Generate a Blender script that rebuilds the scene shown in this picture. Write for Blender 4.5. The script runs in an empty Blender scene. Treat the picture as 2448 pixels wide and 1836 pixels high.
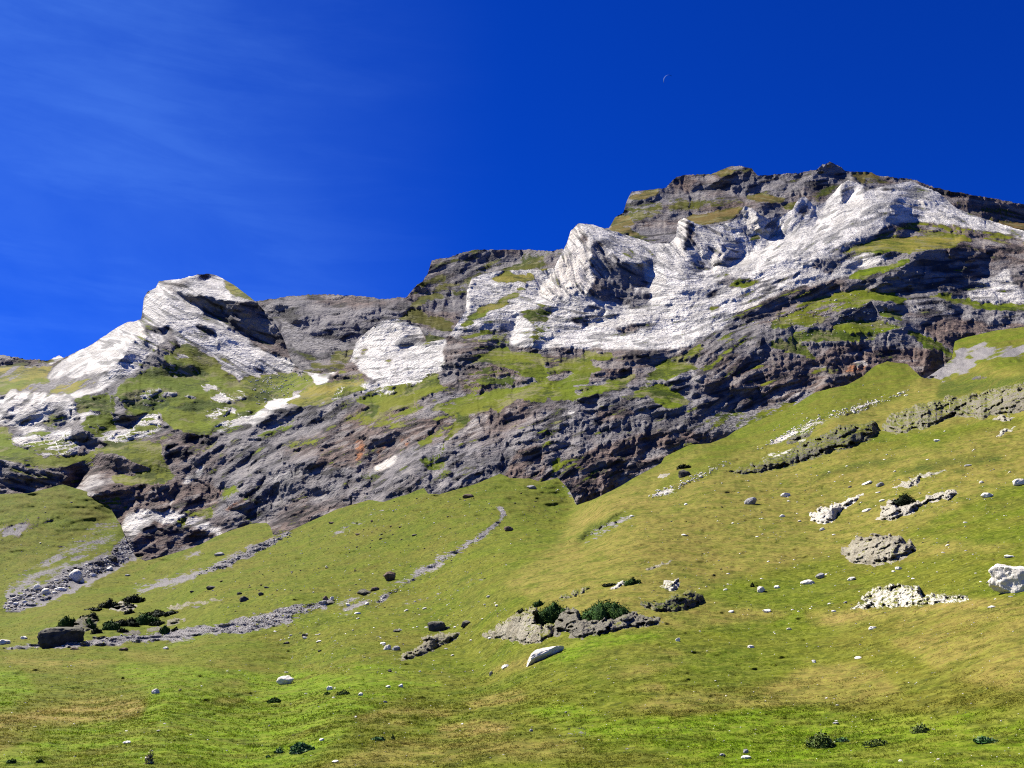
import bpy, math, random, time
import numpy as np
T0 = time.time()
C = bpy.context.scene.collection
R = math.radians
random.seed(7); RNG = np.random.default_rng(7)

# ------------------------------------------------------------------ camera
F = 2120.0; CX, CY = 1224.0, 918.0; PITCH = R(14.85)
CAM = np.array([0.0, 0.0, 7.0])
FWD = np.array([0, math.cos(PITCH), math.sin(PITCH)]); UP = np.array([0, -math.sin(PITCH), math.cos(PITCH)])
RIGHT = np.array([1.0, 0, 0])
SUN_AZ, SUN_EL = R(-60), R(50)      # azimuth measured from the view direction, negative = left
SUN = np.array([math.sin(SUN_AZ)*math.cos(SUN_EL), math.cos(SUN_AZ)*math.cos(SUN_EL), math.sin(SUN_EL)])

def rays(x, y):
    x = np.asarray(x, float); y = np.asarray(y, float)
    return FWD + ((x-CX)/F)[..., None]*RIGHT + ((CY-y)/F)[..., None]*UP

# ------------------------------------------------------------------ noise
def _hash(ix, iy, iz, seed):
    h = (ix.astype(np.uint32)*np.uint32(374761393) + iy.astype(np.uint32)*np.uint32(668265263)
         + iz.astype(np.uint32)*np.uint32(2147483647) + np.uint32(seed*1013904223 & 0xffffffff))
    h = (h ^ (h >> np.uint32(13)))*np.uint32(1274126177)
    h = (h ^ (h >> np.uint32(15)))*np.uint32(2246822519)
    return h ^ (h >> np.uint32(16))
_G = RNG.normal(size=(256, 3)); _G /= np.linalg.norm(_G, axis=1)[:, None]; _G = _G.astype(np.float32)
def noise(x, y, z=0.0, seed=0):
    """gradient noise, about -1..1"""
    x, y, z = np.broadcast_arrays(np.asarray(x, np.float32), np.asarray(y, np.float32), np.asarray(z, np.float32))
    fx, fy, fz = np.floor(x), np.floor(y), np.floor(z)
    ix, iy, iz = (a.astype(np.int64) for a in (fx, fy, fz))
    tx, ty, tz = x-fx, y-fy, z-fz
    sx, sy, sz = (t*t*t*(t*(t*6-15)+10) for t in (tx, ty, tz))
    out = 0
    for a in (0, 1):
        for b in (0, 1):
            for c in (0, 1):
                g = _G[_hash(ix+a, iy+b, iz+c, seed) & np.uint32(255)]
                d = g[..., 0]*(tx-a)+g[..., 1]*(ty-b)+g[..., 2]*(tz-c)
                out = out + d*(sx if a else 1-sx)*(sy if b else 1-sy)*(sz if c else 1-sz)
    return out*1.7
def fbm(x, y, z=0.0, octs=4, seed=0, gain=.5):
    s, a, n = 0, 1.0, 0
    for k in range(octs):
        s = s + a*noise(x*2**k, y*2**k, np.asarray(z)*2**k, seed+k); n += a; a *= gain
    return s/n

def facets(x, y, seed, tilt=1.0, step=.5):
    """broken faces: irregular cells, each a plane with its own tilt and set-back; returns (height, cell value)"""
    x = np.asarray(x, np.float64); y = np.asarray(y, np.float64); ix, iy = np.floor(x).astype(np.int64), np.floor(y).astype(np.int64)
    best = np.full(x.shape, 1e9); h = np.zeros(x.shape); cv = np.zeros(x.shape)
    for a in (-1, 0, 1):
        for b in (-1, 0, 1):
            cx, cy = ix+a, iy+b; q = _hash(cx, cy, cx*0+seed, seed).astype(np.int64); q2 = _hash(cx, cy, cx*0+seed+5, seed+7).astype(np.int64)
            rx = x-(cx+.1+.8*(q & 1023)/1023); ry = y-(cy+.1+.8*((q >> 10) & 1023)/1023); d = rx*rx+ry*ry; s = d < best
            v = step*(((q >> 20) & 1023)/1023-.5)*2+tilt*(((q2 & 1023)/1023-.5)*2*rx+(((q2 >> 10) & 1023)/1023-.5)*2*ry)
            h = np.where(s, v, h); cv = np.where(s, ((q2 >> 20) & 1023)/1023, cv); best = np.where(s, d, best)
    return h, cv

# ------------------------------------------------------------------ small maths
def tps(P, v, Q):
    P = np.array(P, float); v = np.array(v, float)
    P = P/1000.0
    def k(r2): return np.where(r2 > 0, r2*np.log(np.maximum(r2, 1e-12)), 0)*.5
    n = len(P); d2 = ((P[:, None]-P[None])**2).sum(-1)
    A = np.zeros((n+3, n+3)); A[:n, :n] = k(d2)+np.eye(n)*2e-4; A[:n, n] = 1; A[:n, n+1:] = P
    A[n, :n] = 1; A[n+1:, :n] = P.T
    w = np.linalg.solve(A, np.concatenate([v, [0, 0, 0]]))
    out = np.full(Q[0].shape, w[n]) + w[n+1]*Q[0]/1000 + w[n+2]*Q[1]/1000
    for i in range(n):
        out += w[i]*k((Q[0]/1000-P[i, 0])**2+(Q[1]/1000-P[i, 1])**2)
    return out
def inpoly(xs, ys, poly):
    """mask of the grid nodes xs (cols) * ys (rows) inside the polygon"""
    m = np.zeros((len(ys), len(xs)), bool); n = len(poly)
    for j, y in enumerate(ys):
        c = []
        for i in range(n):
            (x0, y0), (x1, y1) = poly[i], poly[(i+1) % n]
            if (y0 <= y) != (y1 <= y): c.append(x0+(y-y0)*(x1-x0)/(y1-y0))
        c.sort()
        for a, b in zip(c[::2], c[1::2]): m[j, (xs >= a) & (xs < b)] = True
    return m
def blur(a, n):
    for _ in range(n):
        a = (np.roll(a, 1, 0)+np.roll(a, -1, 0)+2*a)/4 if a.ndim < 2 else a
        p = np.pad(a, 1, mode='edge')
        a = (p[:-2, 1:-1]+p[2:, 1:-1]+2*p[1:-1, 1:-1])/4
        p = np.pad(a, 1, mode='edge')
        a = (p[1:-1, :-2]+p[1:-1, 2:]+2*p[1:-1, 1:-1])/4
    return a
def bil(a, x, y, g):
    """sample grid a at photo coordinates"""
    fx = np.clip((np.asarray(x, float)-g['x0'])/g['s'], 0, a.shape[1]-1.001); fy = np.clip((np.asarray(y, float)-g['y0'])/g['s'], 0, a.shape[0]-1.001)
    i = fx.astype(int); j = fy.astype(int); u = fx-i; v = fy-j
    return (a[j, i]*(1-u)+a[j, i+1]*u)*(1-v)+(a[j+1, i]*(1-u)+a[j+1, i+1]*u)*v
def interp(pts, x):
    p = sorted(pts); return np.interp(x, [q[0] for q in p], [q[1] for q in p])

TILE = {1: (0, 600), 2: (600, 550), 3: (1200, 350), 4: (1748, 350), 5: (0, 950), 6: (600, 850), 7: (1200, 750),
        8: (1748, 750), 9: (0, 1311), 10: (600, 1311), 11: (1200, 1311), 12: (1748, 1311), 0: None}
def px(tile, s):
    v = [float(q) for q in s.replace(';', ' ').replace(',', ' ').split()]
    p = list(zip(v[::2], v[1::2]))
    if tile == 0: return p
    ox, oy = TILE[tile]; k = 700/2212.0
    return [(ox+a*k, oy+b*k) for a, b in p]

# material channels: g grass, w white limestone, b brown rock, y dry, s scree, k dark heath, o orange, r roughness
MAT = {'WS': dict(w=.92, r=.42), 'W': dict(w=1.0, r=.55), 'W7': dict(w=.74, r=.85), 'W4': dict(w=.4, r=.9), 'WG': dict(w=.95, g=.42, r=1.0), 'WT': dict(w=.93, o=.35, r=1.0),
       'WB': dict(w=1.0, r=.42), 'D': dict(r=1.1, g=.17), 'DL': dict(w=.16, r=1.0, g=.05), 'DG': dict(g=.5, r=.9), 'X': dict(r=.7), 'B': dict(b=1, r=1.1, g=.12), 'BG': dict(b=.8, g=.5, r=.8),  # X: shadow spots also coloured as bare dark rock
       'G': dict(g=.97, r=.5), 'G8': dict(g=.82, r=.45), 'GM': dict(g=.55, w=.15, r=.8), 'GY': dict(g=1, y=.6, r=.25), 'K': dict(g=1, k=.8, r=.5),
       'S': dict(s=1, r=.2), 'SY': dict(s=.8, g=.5, y=.6, r=.15), 'O': dict(b=.9, o=1, r=.9), 'N': dict(w=1, r=.1), 'Y': dict(g=1, y=1, r=.2),
       'YY': dict(g=1, y=.62, r=.24), 'SG': dict(s=.9, g=.38, r=.2), 'WR': dict(w=.85, o=.45, g=.42, r=1.1), 'GN': dict(g=1, r=.27), 'GG': dict(g=1, y=-.6, r=.22)}
CH = 'gwbyskorl'

def layer(name, x0, x1, y0, y1, s, ctrl, polys, strata, base, top, bot, lam, warp=10.0, relief=1.0, softy=0, lumpy=False):
    xs = np.arange(x0, x1+s, s); ys = np.arange(y0, y1+s, s)
    g = dict(x0=x0, y0=y0, s=s); X, Y = np.meshgrid(xs, ys)
    u0 = tps([(a, b) for a, b, _ in ctrl], [math.log(c) for *_, c in ctrl], (X, Y))
    sl = np.full(X.shape, np.nan); asp = np.zeros(X.shape)
    ch = {c: np.full(X.shape, float(MAT[base[2]].get(c, 0))) for c in CH}
    if base[0]: sl[:] = base[0]; asp[:] = base[1]
    for tile, th, ph, mat, s_ in polys:
        P = px(tile, s_)
        bx0, bx1 = min(p[0] for p in P), max(p[0] for p in P); by0, by1 = min(p[1] for p in P), max(p[1] for p in P)
        i0, i1 = np.searchsorted(xs, [bx0, bx1]); j0, j1 = np.searchsorted(ys, [by0, by1])
        if i1 <= i0 or j1 <= j0: continue
        m = inpoly(xs[i0:i1], ys[j0:j1], P)
        if th is not None: sl[j0:j1, i0:i1][m] = th; asp[j0:j1, i0:i1][m] = ph
        for c in CH: ch[c][j0:j1, i0:i1][m] = MAT[mat].get(c, 0)
    # ragged outlines
    wx = warp*(fbm(X/42, Y/42, octs=4, seed=11, gain=.6))*1.6; wy = warp*(fbm(X/42, Y/30, octs=4, seed=23, gain=.6))*1.2
    wx = wx+4.5*noise(X/11, Y/8, seed=17); wy = wy+3.5*noise(X/11, Y/7, seed=18)
    jx = np.clip(((X+wx-x0)/s).round().astype(int), 0, len(xs)-1); jy = np.clip(((Y+wy-y0)/s).round().astype(int), 0, len(ys)-1)
    sl, asp = sl[jy, jx], asp[jy, jx]; ch = {c: ch[c][jy, jx] for c in CH}
    if softy: ch['y'] = blur(ch['y'], softy); ch['k'] = blur(ch['k'], softy//3)
    ch['g'] = blur(ch['g'], 5); ch['w'] = blur(ch['w'], 5); ch['b'] = blur(ch['b'], 3); ch['s'] = blur(ch['s'], 2)
    # gradients of log depth wanted by the slopes
    gx = np.gradient(u0, s, axis=1); gy = np.gradient(u0, s, axis=0)
    d = rays(X, Y)
    rr0 = blur(ch['r'], 3)
    big = fbm(X/120, Y/90, octs=3, seed=31); big2 = fbm(X/110, Y/110, octs=3, seed=37)
    th = np.radians(sl+big*11*rr0*relief); ph = np.radians(asp+big2*28*rr0*relief)
    n = np.stack([np.sin(ph)*np.sin(th), -np.cos(ph)*np.sin(th), np.cos(th)], -1)
    nd = np.minimum((n*d).sum(-1), -.10)
    hx = np.clip(-n[..., 0]/F/nd, -.012, .012); hy = np.clip((n*UP).sum(-1)/F/nd, -.012, .004)
    ok = ~np.isnan(sl)
    hx = np.where(ok, hx, gx); hy = np.where(ok, hy, gy)
    hx, hy = blur(hx, 1), blur(hy, 1)
    # screened Poisson by mirrored FFT
    def mir(a, sx, sy):
        a = np.concatenate([a, sx*a[:, ::-1]], 1); return np.concatenate([a, sy*a[::-1]], 0)
    H, W = X.shape
    kx = 2*np.pi*np.fft.fftfreq(2*W, s)[None]; ky = 2*np.pi*np.fft.fftfreq(2*H, s)[:, None]
    num = -1j*kx*np.fft.fft2(mir(hx, -1, 1)) - 1j*ky*np.fft.fft2(mir(hy, 1, -1)) + lam*lam*np.fft.fft2(mir(u0, 1, 1))
    u = np.real(np.fft.ifft2(num/(kx**2+ky**2+lam*lam)))[:H, :W]
    # fractal relief along the beds
    ang = np.zeros(X.shape); wt = np.zeros(X.shape)
    for a, b, t in strata:
        w_ = 1/(((X-a)/200)**2+((Y-b)/120)**2+.05)**1.5; ang += w_*t; wt += w_
    ang = ang/wt
    KA = [-75, -50, -30, -12, 5, 20, 35, 60]
    def bed(lx, ly, seed, ridge):
        """beds: noise stretched along the strike, strike blended between a few fixed directions"""
        o = np.zeros(X.shape)
        for i, t in enumerate(KA):
            lo = KA[i-1] if i else t-1e3; hi = KA[i+1] if i+1 < len(KA) else t+1e3
            w_ = np.clip(np.minimum((ang-lo)/(t-lo), (hi-ang)/(hi-t)), 0, 1)
            sel = w_ > .01
            if not sel.any(): continue
            c_, s_ = math.cos(R(t)), math.sin(R(t)); x_, y_ = X[sel], Y[sel]
            v = noise((x_*c_-y_*s_)/lx, (x_*s_+y_*c_)/ly, u[sel]*F*.3/lx, seed)
            if ridge: v = 1-2.2*np.abs(v)
            o[sel] += w_[sel]*v
        return o
    def crag(lx, ly, seed, tilt, step):
        o = np.zeros(X.shape); cvv = np.zeros(X.shape)
        wx_ = .28*fbm(X/lx/.8, Y/lx/.8, seed=seed+50, octs=3, gain=.6); wy_ = .28*fbm(X/lx/.8, Y/lx/.8, seed=seed+60, octs=3, gain=.6)*lx/ly*.6
        near_ = np.argmin(np.abs(ang[None]+9*noise(X/60, Y/60, seed=seed+70)[None]-np.array(KA)[:, None, None]), 0)
        for i, t in enumerate(KA):
            sel = near_ == i
            if not sel.any(): continue
            c_, s_ = math.cos(R(t)), math.sin(R(t)); x_, y_ = X[sel], Y[sel]
            h_, c2 = facets((x_*c_-y_*s_)/lx+wx_[sel], (x_*s_+y_*c_)/ly+wy_[sel], seed+i*13, tilt, step); o[sel] = h_; cvv[sel] = c2
        return o, cvv
    r = blur(ch['r'], 1)*relief
    U3 = u*F*.35
    patch = np.clip(.8+.8*noise(X/80, Y/70, seed=40), .3, 1.4); rp = r*patch
    dis = 0
    dis += .50*60/F*r*fbm(X/95, Y/80, U3/95, 2, seed=41)
    dis += .40*40/F*r*(-np.abs(noise(X/75, Y/60, U3/70, seed=44)))
    dis -= .30*26/F*rp*bed(90, 30, 51, True)
    f1, c1 = crag(78, 26, 101, .8, .55); f2, c2 = crag(34, 13, 121, .8, .5); f3, c3 = crag(15, 7, 141, .9, .5)
    rr = r*(r > .3)
    up_ = np.clip(2.2*noise(X/140, Y/110, seed=47)+.25, 0, 1)*(ch['w'] < .5)
    f4, c4 = facets(X/24+.3*fbm(X/30, Y/30, seed=48, octs=3), Y/64+.3*fbm(X/30, Y/30, seed=49, octs=3), 171, .8, .6); f5, c5 = facets(X/10+Y/60, Y/26, 172, .8, .5)
    dis += rr*((.42*26*f1+.46*13*f2*patch)*(1-.6*up_)+up_*(.50*22*f4+.5*10*f5)+.50*7*f3*patch)/F
    dis += .48*8/F*rp*bed(44, 9, 71, False)+.36*14/F*r*bed(90, 15, 76, False)
    dis += .14*4.5/F*r*noise(X/7.5, Y/5.5, 0, seed=95)-.55*5.5/F*r*bed(30, 5.5, 97, True)
    dis -= .35*14/F*r*np.where(rr > 0, 0, 1)*(1-2.2*np.abs(noise(X/26, Y/14, seed=61)))
    if lumpy:
        gb = np.abs(gy); dis += gb*(2.6*noise(X/52, Y/11, seed=161)+1.7*noise(X/26, Y/6, seed=162)+1.1*noise(X/12, Y/3.6, seed=163))*(rr == 0)
    tone = .45*c1+.35*c2+.2*c3
    u = u+dis
    ch['r'] = tone
    ch['l'] = .5+.5*(1-.6*up_)*np.clip(1.0*bed(95, 11, 201, False)+.9*bed(60, 5, 202, False)+.5*fbm(X/40, Y/25, octs=3, seed=203), -1, 1)
    if lumpy:
        isl = np.clip((fbm(X/16, Y/9, seed=88, octs=3)-.34)*7, 0, 1); ch['g'] = np.maximum(ch['g'], isl*(ch['s'] > .02)*(Y > 960))
    L = dict(g=g, u=u, ch=ch, X=X, Y=Y, dis=dis)
    # mesh
    mx = np.arange(x0+2*s, x1-2*s, s)
    yt = interp(top, mx)
    jag = 5.0*fbm(mx/26, 0*mx, seed=5, octs=4, gain=.6)+2.0*noise(mx/5, 0*mx, seed=6)
    rtop = bil(rr0, mx, yt+8, g)
    yt = yt + jag*np.clip(rtop, 0, 1)
    yr = np.arange(yt.min()-1, y1-3*s, s); N = len(yr)
    MX = np.broadcast_to(mx[None], (N, len(mx)))
    MY = np.maximum(np.broadcast_to(yr[:, None], (N, len(mx))), yt[None]+.01*np.arange(N)[:, None])
    uu = bil(u, MX, MY, g)
    P = CAM + np.exp(uu)[..., None]*rays(MX, MY)
    chv = {c: bil(ch[c], MX, MY, g) for c in CH}
    # back of the crest
    # the sheet runs on past what the photograph frames: sideways, and under and behind the camera
    ex = np.array([40, 110, 210, 340, 500, 700, 950, 1250, 1600.])
    for sgn in (-1, 1):
        c_ = mx[0] if sgn < 0 else mx[-1]; col_u = uu[:, :1] if sgn < 0 else uu[:, -1:]; col_y = MY[:, :1] if sgn < 0 else MY[:, -1:]
        xx = c_+sgn*ex; q_ = np.exp(col_u)[..., None]*rays(np.broadcast_to(xx[None], (N, len(ex))), np.broadcast_to(col_y, (N, len(ex))))
        E = CAM+q_; E = E[:, ::-1] if sgn < 0 else E; P = np.concatenate([E, P], 1) if sgn < 0 else np.concatenate([P, E], 1)
        for c in CH:
            a_ = chv[c]; e_ = np.repeat(a_[:, :1] if sgn < 0 else a_[:, -1:], len(ex), 1); chv[c] = np.concatenate([e_, a_], 1) if sgn < 0 else np.concatenate([a_, e_], 1)
        mx = np.concatenate([xx[::-1], mx]) if sgn < 0 else np.concatenate([mx, xx])
    if lumpy:
        d_ = np.array([1, 2.5, 5, 9, 14, 20, 28, 38, 50, 65, 85, 110.]); L0 = P[-1:]; zt = float(np.median(L0[0, :, 2]))
        E = np.repeat(L0, len(d_), 0).copy(); E[..., 1] -= d_[:, None]; E[..., 2] += (zt-L0[..., 2])*np.clip(d_/40, 0, 1)[:, None]
        P = np.concatenate([P, E], 0); chv = {c: np.concatenate([a_, np.repeat(a_[-1:], len(d_), 0)], 0) for c, a_ in chv.items()}
    K = 14; back = []
    out = P[0]-CAM; out = out*[1, 1, 0]; rad = np.linalg.norm(out, axis=1); out /= rad[:, None]
    for k in range(K, 0, -1):
        q = (k/K)**1.6
        b = P[0]+out*(rad*.30*q)[:, None]; b[:, 2] -= rad*(.012*q**.5 + .22*q)
        b[:, 2] += rad*.008*fbm(mx/60, 0*mx+k*.6, seed=77)*min(1, k/4)
        back.append(b)
    P = np.concatenate([np.stack(back), P], 0)
    chv = {c: np.concatenate([np.repeat(a[:1], K, 0), a], 0) for c, a in chv.items()}
    me = grid_mesh(name, P, chv)
    L['P'] = P; L['ob'] = me; L['top'] = (mx, yt)
    print(name, P.shape, round(time.time()-T0, 1)); return L

def grid_mesh(name, P, chv, mat=None):
    H, W, _ = P.shape
    me = bpy.data.meshes.new(name)
    me.vertices.add(H*W); me.vertices.foreach_set('co', P.reshape(-1).astype(np.float32))
    i = np.arange(H*W).reshape(H, W)
    q = np.stack([i[:-1, :-1], i[1:, :-1], i[1:, 1:], i[:-1, 1:]], -1).reshape(-1)
    nf = (H-1)*(W-1)
    me.loops.add(nf*4); me.loops.foreach_set('vertex_index', q.astype(np.int32))
    me.polygons.add(nf); me.polygons.foreach_set('loop_start', np.arange(0, nf*4, 4, dtype=np.int32))
    me.polygons.foreach_set('loop_total', np.full(nf, 4, np.int32))
    me.update(calc_edges=True)
    me.polygons.foreach_set('use_smooth', np.ones(nf, bool))
    for an, cs in (('zone_a', 'gwby'), ('zone_b', 'skor'), ('zone_c', 'llll')):
        at = me.color_attributes.new(an, 'FLOAT_COLOR', 'POINT')
        at.data.foreach_set('color', np.stack([chv[c].reshape(-1) for c in cs], -1).reshape(-1).astype(np.float32))
    ob = bpy.data.objects.new(name, me); C.objects.link(ob)
    if mat: me.materials.append(mat)
    return ob
# ------------------------------------------------------------------ far ridges
FAR_TOP = [(-400, 835), (0, 848), (60, 858), (110, 862), (122, 858), (142, 850), (158, 858), (300, 860), (600, 730), (620, 719), (700, 707), (770, 703), (870, 708), (910, 715), (968, 711),
           (975, 705), (990, 688), (1010, 672), (1022, 655), (1032, 622), (1075, 615), (1100, 605), (1135, 597), (1200, 597), (1270, 597), (1320, 600),
           (1350, 593), (1400, 560), (1456, 545), (1470, 520), (1490, 508), (1498, 480), (1510, 458), (1590, 450), (1615, 424), (1635, 418), (1700, 416), (1745, 398), (1765, 396),
           (1795, 402), (1812, 420), (1900, 414), (1952, 406), (1965, 393), (1985, 389), (2010, 398), (2022, 409), (2085, 412), (2097, 420), (2180, 428), (2240, 450), (2290, 460), (2350, 470), (2448, 488), (2830, 560)]
FAR_CTRL = [(-300, 900, 1150), (0, 860, 1250), (300, 900, 1250), (620, 720, 1250), (900, 710, 1250), (700, 850, 1020), (760, 900, 900), (1030, 625, 1500), (1050, 780, 1100), (1300, 600, 1550), (1100, 700, 1300),
            (1450, 560, 1350), (1700, 420, 1700), (1600, 600, 1250), (2000, 400, 1650), (1900, 520, 1400), (2300, 470, 1650), (2448, 600, 1400), (2800, 560, 1700), (2800, 800, 1200), (1500, 900, 900), (300, 1000, 950), (2200, 1000, 1000)]
FAR = [
 (0, 45, 0, 'DG', '-400,800 200,800 200,1000 -400,1000'),
 (1, 55, 10, 'D', '-900,760 0,790 100,810 340,830 340,870 0,862 -900,850'),
 (1, 30, -10, 'G', '-900,850 0,865 150,850 130,900 0,930 -900,940'), (1, 45, -30, 'WB', '355,840 410,800 450,780 500,800 520,850 400,870'),
 (2, 42, -25, 'DL', '40,560 250,500 550,480 850,490 950,520 1180,500 1230,540 1130,640 1090,680 900,760 840,800 700,780 660,660 450,640 250,560'),
 (2, 40, -25, 'W4', '60,548 200,515 380,495 560,483 560,500 300,525 150,550'),
 (2, 60, -20, 'DL', '830,640 1000,560 1180,560 1130,640 1020,700 900,770 860,790 830,760 700,700'),
 (2, 88, 15, 'X', '66,570 250,560 330,640 520,660 530,740 610,690 700,770 860,770 800,830 700,860 620,840 500,820 400,770 250,680 190,650'),
 (2, 50, -30, 'DL', '230,610 330,610 430,640 520,670 500,700 400,680 300,700'),
 (2, 36, -10, 'S', '185,665 280,700 430,790 520,815 620,850 760,860 740,950 600,930 400,900 300,880 250,800'),
 (2, 42, -10, 'D', '260,870 420,900 700,890 780,870 760,990 700,1060 600,1085 480,1060 420,1030 380,960'),
 (2, 30, 0, 'GM', '360,920 430,960 460,1040 700,1040 760,960 640,930 560,1000 470,1000'),
 (2, 55, -15, 'DG', '1200,490 1290,400 1340,350 1380,230 1700,150 2212,150 2400,170 2212,290 1860,310 1660,370 1630,520 1540,500 1400,480'),
 (2, 75, 10, 'D', '1345,345 1375,240 1500,200 1560,300 1700,330 1600,420 1500,400 1450,330'),
 (2, 78, 0, 'X', '1700,170 1900,150 2050,170 1980,240 1850,220 1740,230'), (2, 40, -20, 'G8', '1960,290 2080,200 2212,180 2212,270 2060,300'),
 (2, 36, -30, 'G8', '1210,560 1300,500 1420,480 1500,520 1380,520 1280,560'),
 (2, 52, -10, 'D', '1140,650 1250,560 1330,530 1560,550 1620,600 1600,680 1500,800 1320,840 1260,720'),
 (2, 42, -25, 'G8', '1120,650 1230,580 1300,600 1330,640 1430,660 1550,700 1520,760 1400,740 1250,700'),
 (2, 40, -10, 'G8', '1280,850 1350,780 1460,820 1400,860'), (2, 55, -10, 'DL', '1350,590 1480,560 1610,600 1600,640 1450,610'),
 (3, 50, -20, 'D', '800,620 920,490 950,380 1230,320 1300,230 1500,200 1750,150 2212,200 2212,560 1400,760 1000,720'),
 (3, 36, -25, 'GY', '950,350 1180,332 1180,370 1050,400 940,400'), (3, 44, -15, 'B', '1250,300 1400,240 1480,240 1420,340 1300,320'),
 (3, 38, -30, 'GY', '1560,210 1700,160 1740,190 1640,220'), (3, 85, 10, 'X', '1440,290 1560,300 1740,210 1780,200 1700,320 1600,340 1450,350'),
 (3, 82, 10, 'X', '1780,300 1900,310 1880,370 1760,330'), (3, 38, -15, 'W4', '1300,345 1550,340 1800,350 1740,380 1450,390'),
 (3, 30, -40, 'GY', '820,600 850,550 940,520 1000,590 980,640 1060,700 930,660 800,630'),
 (3, 42, -25, 'DG', '940,480 1300,380 1700,380 1900,420 1700,470 1300,500 1000,560'), (3, 38, -20, 'DL', '1010,610 1150,560 1350,520 1700,490 1750,530 1500,600 1300,720 1150,735 1060,690'),
 (3, 34, -25, 'GY', '1380,540 1600,500 1800,470 1760,540 1560,600 1480,590'), (3, 75, 0, 'X', '1210,450 1260,445 1250,490 1215,490'),
 (4, 32, -20, 'GY', '120,390 250,365 400,395 380,420 200,425'), (4, 38, -35, 'BG', '380,470 560,370 700,330 790,320 740,410 640,420 600,390 480,480'),
 (4, 62, -10, 'D', '640,180 700,130 830,140 880,200 860,260 800,280 700,250'), (4, 80, 15, 'X', '780,220 880,200 860,260 800,280'),
 (4, 38, 5, 'GY', '900,200 1090,205 1140,240 1060,300 960,280'), (4, 48, 10, 'DG', '1000,240 1300,250 1320,280 1200,310 1060,300'),
 (4, 60, 5, 'D', '1500,330 1700,360 2000,410 2300,450 2300,470 1900,430 1700,400 1600,380'), (4, 48, 0, 'DG', '1600,380 1900,430 3300,560 3300,700 2212,540 1900,550 1750,470'),
 (4, 28, -10, 'Y', '1930,555 2212,570 3300,700 3300,800 2212,640 2000,590'),
]
# ------------------------------------------------------------------ white peaks and cliffs
MID_TOP = [(-400, 905), (0, 880), (50, 874), (100, 876), (122, 872), (160, 852), (180, 842), (205, 832), (285, 780), (305, 770), (322, 768), (338, 763), (340, 745), (344, 712), (352, 698), (372, 688), (380, 672), (430, 667), (475, 656), (497, 654),
           (525, 661), (560, 682), (585, 700), (612, 722), (622, 733), (650, 758), (668, 790), (680, 815), (690, 845), (700, 868), (722, 885), (738, 890), (765, 894), (800, 890), (825, 878), (838, 860), (850, 820), (880, 790), (915, 768), (945, 762), (970, 768),
           (1000, 778), (1016, 805), (1020, 818), (1060, 812), (1075, 800), (1095, 770), (1112, 745), (1117, 690), (1128, 665), (1158, 655), (1188, 648), (1260, 645), (1325, 640), (1333, 625), (1345, 600), (1356, 580), (1364, 552), (1382, 535), (1415, 536), (1440, 545),
           (1480, 556), (1530, 572), (1560, 582), (1600, 582), (1616, 565), (1620, 530), (1632, 519), (1650, 527), (1670, 537), (1705, 540), (1745, 532), (1767, 515), (1780, 491), (1800, 500), (1820, 516), (1840, 524), (1872, 516),
           (1895, 500), (1910, 472), (1925, 470), (1945, 492), (1970, 485), (1995, 460), (2010, 440), (2028, 431), (2050, 437), (2080, 452), (2115, 444), (2160, 436), (2178, 433), (2210, 447), (2240, 458), (2290, 500), (2350, 522), (2448, 552), (2830, 640)]
MID_CTRL = [(-350, 900, 900), (50, 880, 900), (200, 950, 700), (480, 660, 900), (350, 700, 890), (640, 740, 900), (700, 880, 820), (500, 1000, 620), (900, 900, 640), (940, 770, 720), (1120, 660, 780), (1100, 900, 570), (1200, 1000, 480), (1390, 540, 870), (1400, 800, 660),
            (1250, 1000, 470), (1600, 900, 540), (1700, 700, 740), (1900, 520, 950), (2020, 440, 1050), (2448, 560, 1050), (2100, 700, 780), (2200, 650, 840), (1300, 850, 620), (-350, 1000, 680), (0, 1000, 620), (0, 1120, 540), (-350, 1180, 480),
            (0, 1190, 485), (300, 1290, 470), (640, 1290, 440), (885, 1200, 405), (1050, 1170, 390), (1300, 1165, 400), (1380, 1220, 410), (1560, 1110, 430), (1750, 1030, 470), (1950, 930, 540), (2120, 860, 600), (2250, 800, 640), (2448, 760, 680), (2800, 720, 700), (2800, 900, 600), (0, 1400, 400), (1400, 1400, 380), (2448, 1200, 450), (1900, 700, 740)]
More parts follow.
